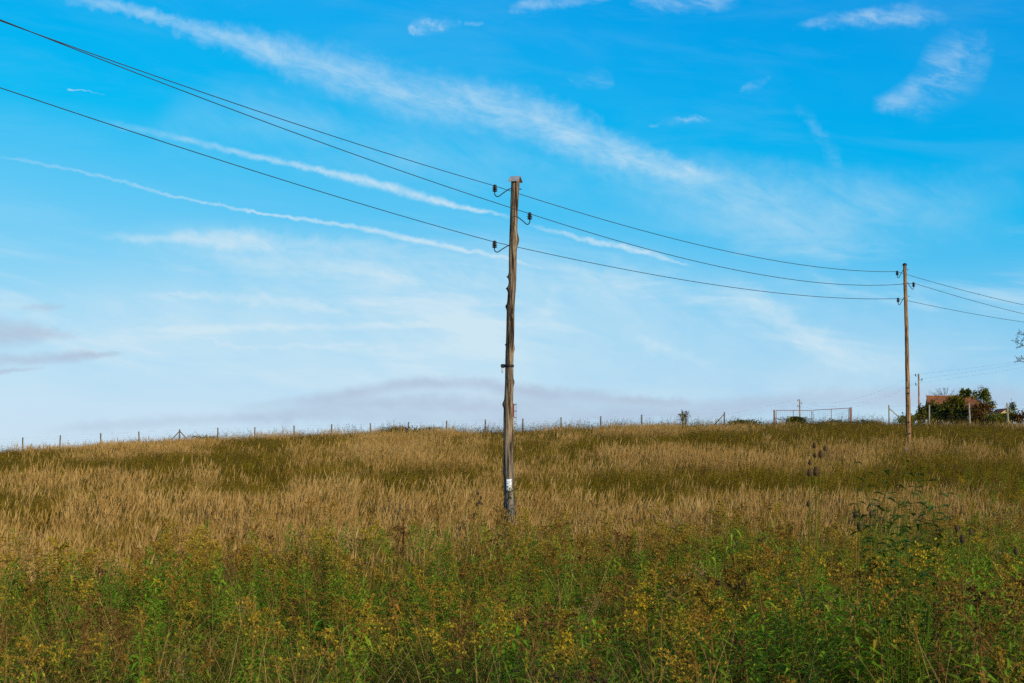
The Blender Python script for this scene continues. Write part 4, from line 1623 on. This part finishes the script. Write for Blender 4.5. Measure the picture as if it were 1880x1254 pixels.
def belt():
    rg = np.random.default_rng(23)
    kinds = ['rust', 'rust', 'rust', 'rust', 'yellow', 'yellow', 'green', 'green', 'green', 'fluff', 'brown', 'brown', 'brown']
    plants = [goldenrod(500 + i, k) for i, k in enumerate(kinds)]
    P = scatter_area(7.0, 44, lambda y: 7.0 if y > 12 else 6.0, rg, .38, 1.2)
    x, y = P[:, 0], P[:, 1]
    e = edge_y(x)
    clump = value_noise(x, y, 61, 1.6)
    keep = ((y < e) | (rg.random(len(x)) < .5 * np.exp(-(y - e) / 2.4))) & (rg.random(len(x)) < .35 + .95 * clump)
    # bottom left is mostly grass
    grassy = sstep(12.5, 9.5, y) if False else (1 - sstep(9.5, 13.5, y)) * (1 - sstep(-1.5, 2.0, x))
    keep &= rg.random(len(x)) > .72 * grassy
    x, y = x[keep], y[keep]
    n = len(x)
    z = gz(x, y)
    kn = value_noise(x, y, 62, 2.4)
    u = rg.random(n)
    vid = np.where(u < .36, rg.integers(0, 4, n), np.where(u < .395, 4 + rg.integers(0, 2, n), np.where(u < .87, 6 + rg.integers(0, 3, n), np.where(u < .90, 9, 10 + rg.integers(0, 3, n)))))
    vid = np.where((kn > .6) & (rg.random(n) < .45), 6 + rg.integers(0, 3, n), vid)
    scl = rg.uniform(.68, 1.18, n) * (.82 + .36 * value_noise(x, y, 63, 2.2))
    scl *= .80 + .2 * sstep(8, 14, y) + .12 * sstep(.5, 2.5, x) * (1 - sstep(12, 16, y))
    rot = np.stack([rg.normal(0, .10, n), rg.normal(.03, .10, n), rg.uniform(0, 6.28, n)], 1)
    # the 300 that show largest: nearest ones inside the picture
    inview = np.abs(x / y) < .355
    top_py = 822 + (EYE - (z + 1.0 * scl)) / y * FPX
    order = np.argsort(np.where(inview & (top_py < 1235), y, 1e6))
    single = np.zeros(n, bool)
    single[order[:300]] = True
    labs = {'rust': 'goldenrod with a rusty brown seed plume among the near weeds', 'yellow': 'goldenrod with a yellow flower plume among the near weeds',
            'green': 'unflowered goldenrod with fresh green leaves among the near weeds', 'fluff': 'goldenrod with a pale fluffy seed plume among the near weeds',
            'brown': 'withered goldenrod with dark brown leaves and plume among the near weeds'}
    for i in np.nonzero(single)[0]:
        k = kinds[vid[i]]
        pm = plants[vid[i]]
        root = bpy.data.objects.new('goldenrod_plant', pm[0])
        root.location = (x[i], y[i], z[i])
        root.rotation_euler = rot[i]
        root.scale = (scl[i],) * 3
        link(root)
        tag(root, labs[k], 'wild plant', 'goldenrods with ' + {'rust': 'rusty', 'yellow': 'yellow', 'green': 'no', 'fluff': 'fluffy', 'brown': 'withered'}[k] + ' plumes')
        f = bpy.data.objects.new('foliage', pm[1])
        link(f, root)
        f['kind'] = 'stuff'
        if pm[2]:
            q = bpy.data.objects.new('flower_plume', pm[2])
            link(q, root)
            q['kind'] = 'stuff'
    r = ~single
    protos = [unlinked('goldenrod', joined(p)) for p in plants]
    scatter('goldenrod_thicket', protos, np.stack([x, y, z], 1)[r], rot[r], scl[r], vid[r], 'dense mass of goldenrod and autumn weeds beyond the nearest plants', 'weeds', [M['leaf'], M['plume']])
    print('goldenrods', n)
    # grass and leafy undergrowth between the stems
    P = scatter_area(5.5, 35, lambda y: 7.5 if y < 15 else 5.5, rg, .38, 1.2)
    x, y = P[:, 0], P[:, 1]
    keep = y < edge_y(x) + 1.0
    x, y = x[keep], y[keep]
    n = len(x)
    protos = [unlinked('tuft', near_tuft(700 + i)) for i in range(4)] + [unlinked('undergrowth', leafy_undergrowth(720 + i)) for i in range(4)] + [unlinked('tuft', near_tuft(740 + i, 40, (.6, 1.0))) for i in range(2)]
    lf = value_noise(x, y, 71, 2.2) + .25 * sstep(-2, 3, x) - .12
    u = rg.random(n)
    vid = np.where(u < np.clip(lf, .15, .75), 4 + rg.integers(0, 4, n), np.where(u > .92, 8 + rg.integers(0, 2, n), rg.integers(0, 4, n)))
    scl = rg.uniform(.75, 1.25, n)
    rot = np.stack([rg.normal(0, .12, n), rg.normal(.03, .12, n), rg.uniform(0, 6.28, n)], 1)
    scatter('undergrowth', protos, np.stack([x, y, gz(x, y)], 1), rot, scl, vid, 'tangled low grass and leaves between the goldenrod stems', 'undergrowth', [M['nearfoot'], M['leaf']])


belt()

# ------------------------------------------------------------------ single plants that stand out


def teasel(heads, Y, foot_px, label, seed):
    rg = random.Random(seed)
    b = at(foot_px, 1000, Y)
    b.z = g(b.x, Y)
    root = empty('teasel', b)
    tag(root, label, 'wild plant', 'dry teasels')
    fork = None
    st = MB()
    hs = [at(px, py, Y + rg.uniform(-.1, .1)) - b for px, py, s in heads]
    mid = sum(hs, Vector()) / len(hs)
    fork = Vector((mid.x * .55, mid.y * .4, min(h.z for h in hs) * .62))
    st.tube([Vector((0, 0, -.05)), fork * .5 + Vector((.02, 0, 0)), fork], [.003, .003, .0028], 6)
    for h in hs:
        st.tube([fork, fork.lerp(h, .5) + Vector((h.x * .03, 0, .0)), h], [.0035, .003, .0025], 5)
    for q in range(6):
        t = rg.uniform(.2, .9)
        a = rg.uniform(0, 6.28)
        st.leaf(fork * t, (math.cos(a), math.sin(a), .2), .16, .03, 1.2, .3, 0, rg.random())
    st.build('stem', M['nearfoot'], root)
    for (px, py, s), h in zip(heads, hs):
        mb = MB()
        k = s * Y / FPX
        mb.lathe([(0, -.9 * k), (.42 * k, -.75 * k), (.55 * k, -.3 * k), (.52 * k, .25 * k), (.34 * k, .75 * k), (.1 * k, 1.0 * k), (0, 1.02 * k)], 10, h)
        for q in range(70):
            d = rand_dir(rg)
            p = h + Vector((d.x * .48 * k, d.y * .48 * k, d.z * .85 * k))
            mb.add([p, p + Vector((d.x, d.y, d.z * .3 + .35)) * k * .42, p + Vector((d.y, -d.x, 0)) * k * .07], [(0, 1, 2)], 0, rg.random())
        for q in range(7):
            a = q / 7 * 6.28
            mb.leaf(h + Vector((0, 0, -.8 * k)), (math.cos(a), math.sin(a), .35), 1.1 * k, .12 * k, -.8, .2, 0, rg.random())
        mb.build('seed_head', M['teasel'], root)


teasel([(1486, 868, 8), (1487, 849, 6)], 10.6, 1482, 'teasel with the lowest pair of dark seed heads in the tall group', 1)
teasel([(1498, 866, 10)], 10.2, 1489, 'teasel with one large dark egg shaped head in the tall group', 2)
teasel([(1507, 834, 8), (1515, 823, 6), (1495, 818, 6), (1496, 836, 5)], 11.2, 1490, 'tallest teasel with four dark seed heads bunched at the top', 3)
teasel([(1485, 925, 7)], 11.0, 1482, 'short teasel below the tall teasel group', 4)
teasel([(1571, 945, 8), (1578, 967, 9)], 11.0, 1567, 'pair headed teasel in front of the dark leaved sapling', 5)
teasel([(1600, 944, 8)], 11.5, 1590, 'single headed pale teasel right of the pair headed one', 6)
teasel([(1757, 970, 7), (1767, 990, 9), (1782, 977, 6)], 10.5, 1762, 'teasel with three heads at the right among the weeds', 7)
teasel([(1865, 1012, 8)], 10.5, 1862, 'single teasel head close to the right edge of the photograph', 8)
teasel([(878, 906, 4), (883, 914, 4), (880, 922, 4), (876, 926, 4), (885, 925, 3)], 22, 880, 'thin stalk with small dark heads just left of the near pole', 9)


def spike(px, top, bot, Y, label, seed, mat='seed', w=9):
    rg = random.Random(seed)
    t = at(px, top, Y)
    b = Vector((t.x, Y, g(t.x, Y)))
    root = empty('dry_seed_spike', b)
    tag(root, label, 'wild plant', 'dark dry seed spikes')
    H = t.z - b.z
    mb = MB()
    mb.tube([(0, 0, -.05), (.01, 0, H * .5), (0, 0, H)], [.005, .004, .002], 6)
    mb.build('stem', M['stem'], root)
    mb = MB()
    z0 = at(px, bot, Y).z - b.z
    for i in range(150):
        zz = rg.uniform(z0, H)
        a = rg.uniform(0, 6.28)
        s = w / 2 * Y / FPX * rg.uniform(.3, 1)
        mb.leaf((0, 0, zz), (math.cos(a), math.sin(a), .8), s * 1.2, s * .55, 0, .3, 0, rg.random())
    q = mb.build('seed_head', M[mat], root)
    q['kind'] = 'stuff'


spike(741, 953, 1022, 18, 'dark brown dry seed spike standing above the weeds', 31, 'plume_dark', 12)
spike(804, 936, 985, 20, 'slim dark dry spike between the brown spike and the near pole', 32, 'plume_dark', 10)


def sapling():
    rg = random.Random(77)
    Y = 9.4
    b = at(1650, 1000, Y)
    b.z = g(b.x, Y)
    root = empty('dark_leaved_sapling', b)
    tag(root, 'young dark leaved shrub silhouetted before the sunlit grass at right', 'shrub')
    st = MB()
    n_leaf = 0
    for i, (px, py) in enumerate(((1566, 850), (1590, 868), (1622, 862), (1640, 890), (1662, 846), (1680, 872), (1700, 858), (1722, 882), (1735, 905), (1600, 905), (1655, 925), (1706, 920), (1575, 920), (1628, 940), (1648, 905), (1690, 940), (1715, 940), (1610, 925), (1740, 930), (1672, 905), (1595, 945), (1660, 950))):
        e = at(px, py, Y + rg.uniform(-.5, .5)) - b
        s = Vector((e.x * .2, e.y * .2, -.05))
        m = s.lerp(e, .55) + Vector((rg.uniform(-.03, .03), 0, .0))
        st.tube([s, m, e], [.0035, .003, .0015], 5)
        for k in range(rg.randint(10, 13)):
            t = 1 - (k / 13) * .6
            p = (s.lerp(m, t / .55) if t < .55 else m.lerp(e, (t - .55) / .45))
            a = rg.choice((0, math.pi)) + rg.gauss(0, .6)
            L = rg.uniform(.07, .105)
            lf = MB()
            lf.leaf(p, (math.cos(a), math.sin(a), rg.uniform(-.25, .65)), L, L * .44, rg.uniform(.2, 1.0), .25, 0, rg.random())
            lf.build('leaf', M['dark_leaf'], root)
    st.build('stems', M['leaf'], root)


sapling()


def shoot_mesh(seed, n=34, L=(.14, .23), mat='leaf_bright'):
    rg = random.Random(seed)
    H = rg.uniform(.75, 1.0)
    az = rg.uniform(0, 6.28)
    d = Vector((math.cos(az), math.sin(az), 0))
    st = MB()
    st.tube([d * (.15 * H * t * t) + Vector((0, 0, H * t - .03)) for t in (0, .4, .75, 1)], [.006, .005, .004, .002], 5, 0, .7, False)
    fo = MB()
    for i in range(n):
        t = .25 + .75 * i / n
        a = i * 2.4 + rg.gauss(0, .25)
        ll = rg.uniform(*L) * (1.1 - .4 * t)
        fo.leaf(d * (.15 * H * t * t) + Vector((0, 0, H * t)), (math.cos(a), math.sin(a), rg.uniform(.0, .6)), ll, ll * rg.uniform(.17, .24), rg.uniform(.8, 1.8), .2, 0, rg.random())
    return st.mesh('stem', [M['stem']]), fo.mesh('foliage', [M[mat]])


M['leaf_autumn'] = plant_mat('autumn_leaf', [(0, (.30, .07, .02)), (.35, (.42, .17, .02)), (.7, (.52, .34, .02)), (1, (.22, .28, .02))], .3, .8, .7)
shoots = [shoot_mesh(900 + i) for i in range(4)] + [shoot_mesh(930, 20, (.12, .2), 'leaf_autumn')]
rgs = random.Random(44)
spots = [(905, 1150), (922, 1135), (940, 1160), (955, 1120), (630, 1120), (650, 1140), (612, 1150), (1265, 1120), (1290, 1140), (1245, 1150), (1310, 1155), (1400, 1060), (1420, 1085), (1345, 1110),
         (1600, 1080), (1625, 1110), (1530, 1100), (1690, 1130), (1720, 1150), (1750, 1125), (1780, 1160), (1660, 1160), (1810, 1060), (1830, 1085), (1560, 1140), (1480, 1150), (1330, 980), (1300, 1000), (1420, 985),
         (310, 1010), (335, 1025), (1205, 985), (1790, 1005), (1680, 1030), (1720, 1045), (840, 1010), (760, 1090), (980, 1180), (1100, 1150), (150, 1040)]
for i, (px, py) in enumerate(spots):
    H = .9
    # distance at which a plant of this height shows its tip there
    Y = max(8.6, min(24, (EYE - H * .92 - .15) / max((py - 822) / FPX, .02)))
    t = at(px, py, Y)
    autumn = i in (3, 9, 11, 15, 24, 31, 36)
    m = shoots[4 if autumn else i % 4]
    s = max(.6, min(1.35, (t.z - g(t.x, Y)) / .9))
    root = bpy.data.objects.new('leafy_shoot', m[0])
    root.location = (t.x, Y, g(t.x, Y))
    root.rotation_euler = (rgs.gauss(0, .06), rgs.gauss(0, .06), rgs.uniform(0, 6.28))
    root.scale = (s, s, s)
    link(root)
    tag(root, 'shoot with long yellow, orange and red autumn leaves in the near weeds' if autumn else 'bright green shoot with long drooping leaves in the near weeds', 'wild plant', 'autumn coloured shoots' if autumn else 'bright leafy shoots')
    f = bpy.data.objects.new('foliage', m[1])
    link(f, root)
    f['kind'] = 'stuff'


def vine():
    rg = random.Random(3)
    Y = POLE1_Y - .3
    b = at(945, 980, Y)
    b.z = g(b.x, Y)
    root = empty('climbing_vine', b)
    tag(root, 'leafy green climber in front of the white plate on the near pole', 'climbing plant')
    st = MB()
    st.tube([Vector((0, 0, -.05)), at(947, 940, Y) - b, at(944, 905, Y) - b, at(939, 882, Y) - b], [.008, .007, .006, .003], 5)
    st.tube([at(945, 925, Y) - b, at(951, 912, Y) - b], [.005, .003], 4)
    st.build('stems', M['bark'], root)
    for px, py, n, sx_, sy_ in ((938, 884, 8, 3.0, 3.5), (937.5, 894, 9, 2.8, 4), (949, 905, 24, 5.5, 7), (944, 901, 9, 3, 4), (943, 940, 8, 5, 12)):
        for i in range(n):
            p = at(px + rg.gauss(0, sx_), py + rg.gauss(0, sy_), Y + rg.uniform(-.12, .12)) - b
            lf = MB()
            lf.leaf(p, rand_dir(rg) + Vector((0, -.3, 0)), rg.uniform(.055, .085), rg.uniform(.03, .045), .6, .2, 0, rg.random())
            lf.build('leaf', M['bush_dark'], root)
    for px, py, c in ((953, 929, 'red_leaf'), (956, 921, 'bloom')):
        for i in range(5):
            p = at(px + rg.gauss(0, 2.6), py + rg.gauss(0, 1.6), Y + rg.uniform(-.1, .1)) - b
            lf = MB()
            lf.leaf(p, rand_dir(rg), .08, .045, .6, .2, 0, rg.random())
            lf.build('leaf', M[c], root)


M['red_leaf'] = plant_mat('red_leaf', [(0, (.30, .06, .04)), (1, (.42, .16, .09))], .2, .6)
vine()


def arching_bramble(pts, Y, label, seed):
    rg = random.Random(seed)
    P = [at(px, py, Y + rg.uniform(-.15, .15)) for px, py in pts]
    b = P[0].copy()
    b.z = g(b.x, b.y)
    root = empty('dry_thistle_stalk', b)
    tag(root, label, 'wild plant', 'dry bent stalks')
    mb = MB()
    c = [Vector((0, 0, -.03))] + [p - b for p in P]
    c = [c[0]] + c + [c[-1]]
    path = []
    for i in range(1, len(c) - 2):
        for k in range(5):
            t = k / 5
            path.append(.5 * ((2 * c[i]) + (-c[i - 1] + c[i + 1]) * t + (2 * c[i - 1] - 5 * c[i] + 4 * c[i + 1] - c[i + 2]) * t * t + (-c[i - 1] + 3 * c[i] - 3 * c[i + 1] + c[i + 2]) * t ** 3))
    path.append(c[-1])
    mb.tube(path, .0028, 6)
    mb.build('stem', M['stem'], root)
    for p in P[-4:]:
        h = MB()
        for i in range(40):
            h.leaf(p - b + rand_dir(rg) * .012, rand_dir(rg), .022, .012, 0, .3, 0, rg.random())
        q = h.build('seed_head', M['teasel'], root)
        q['kind'] = 'stuff'


arching_bramble([(1215, 1128), (1245, 1098), (1280, 1078), (1318, 1070), (1340, 1074), (1352, 1078), (1366, 1070)], 9.6, 'dry thistle stalk arching over with round dark heads', 5)
arching_bramble([(985, 1250), (1020, 1243), (1060, 1240), (1090, 1246), (1110, 1252)], 8.2, 'bent dry stalk lying along the bottom edge of the photograph', 6)

st_ = at(1662.5, 812, POLE2_Y - .6)
st_.z = g(st_.x, st_.y) + .25
mb = MB()
rgx = random.Random(9)
vs, fs = [], []
for i in range(5):
    for k in range(8):
        a = k / 8 * 6.28
        r = (.16, .2, .18, .12, .03)[i] * rgx.uniform(.8, 1.2)
        vs.append((r * math.cos(a), r * .8 * math.sin(a), (-.5, -.1, .05, .14, .18)[i] * 1.0))
for i in range(4):
    for k in range(8):
        fs.append((i * 8 + k, i * 8 + (k + 1) % 8, i * 8 + 8 + (k + 1) % 8, i * 8 + 8 + k))
fs.append(tuple(range(32, 40)))
mb.add(vs, fs)
so = mb.build('stone', M['stone'], None, True)
so.location = st_
tag(so, 'pale stone lying at the foot of the golden pole', 'stone')
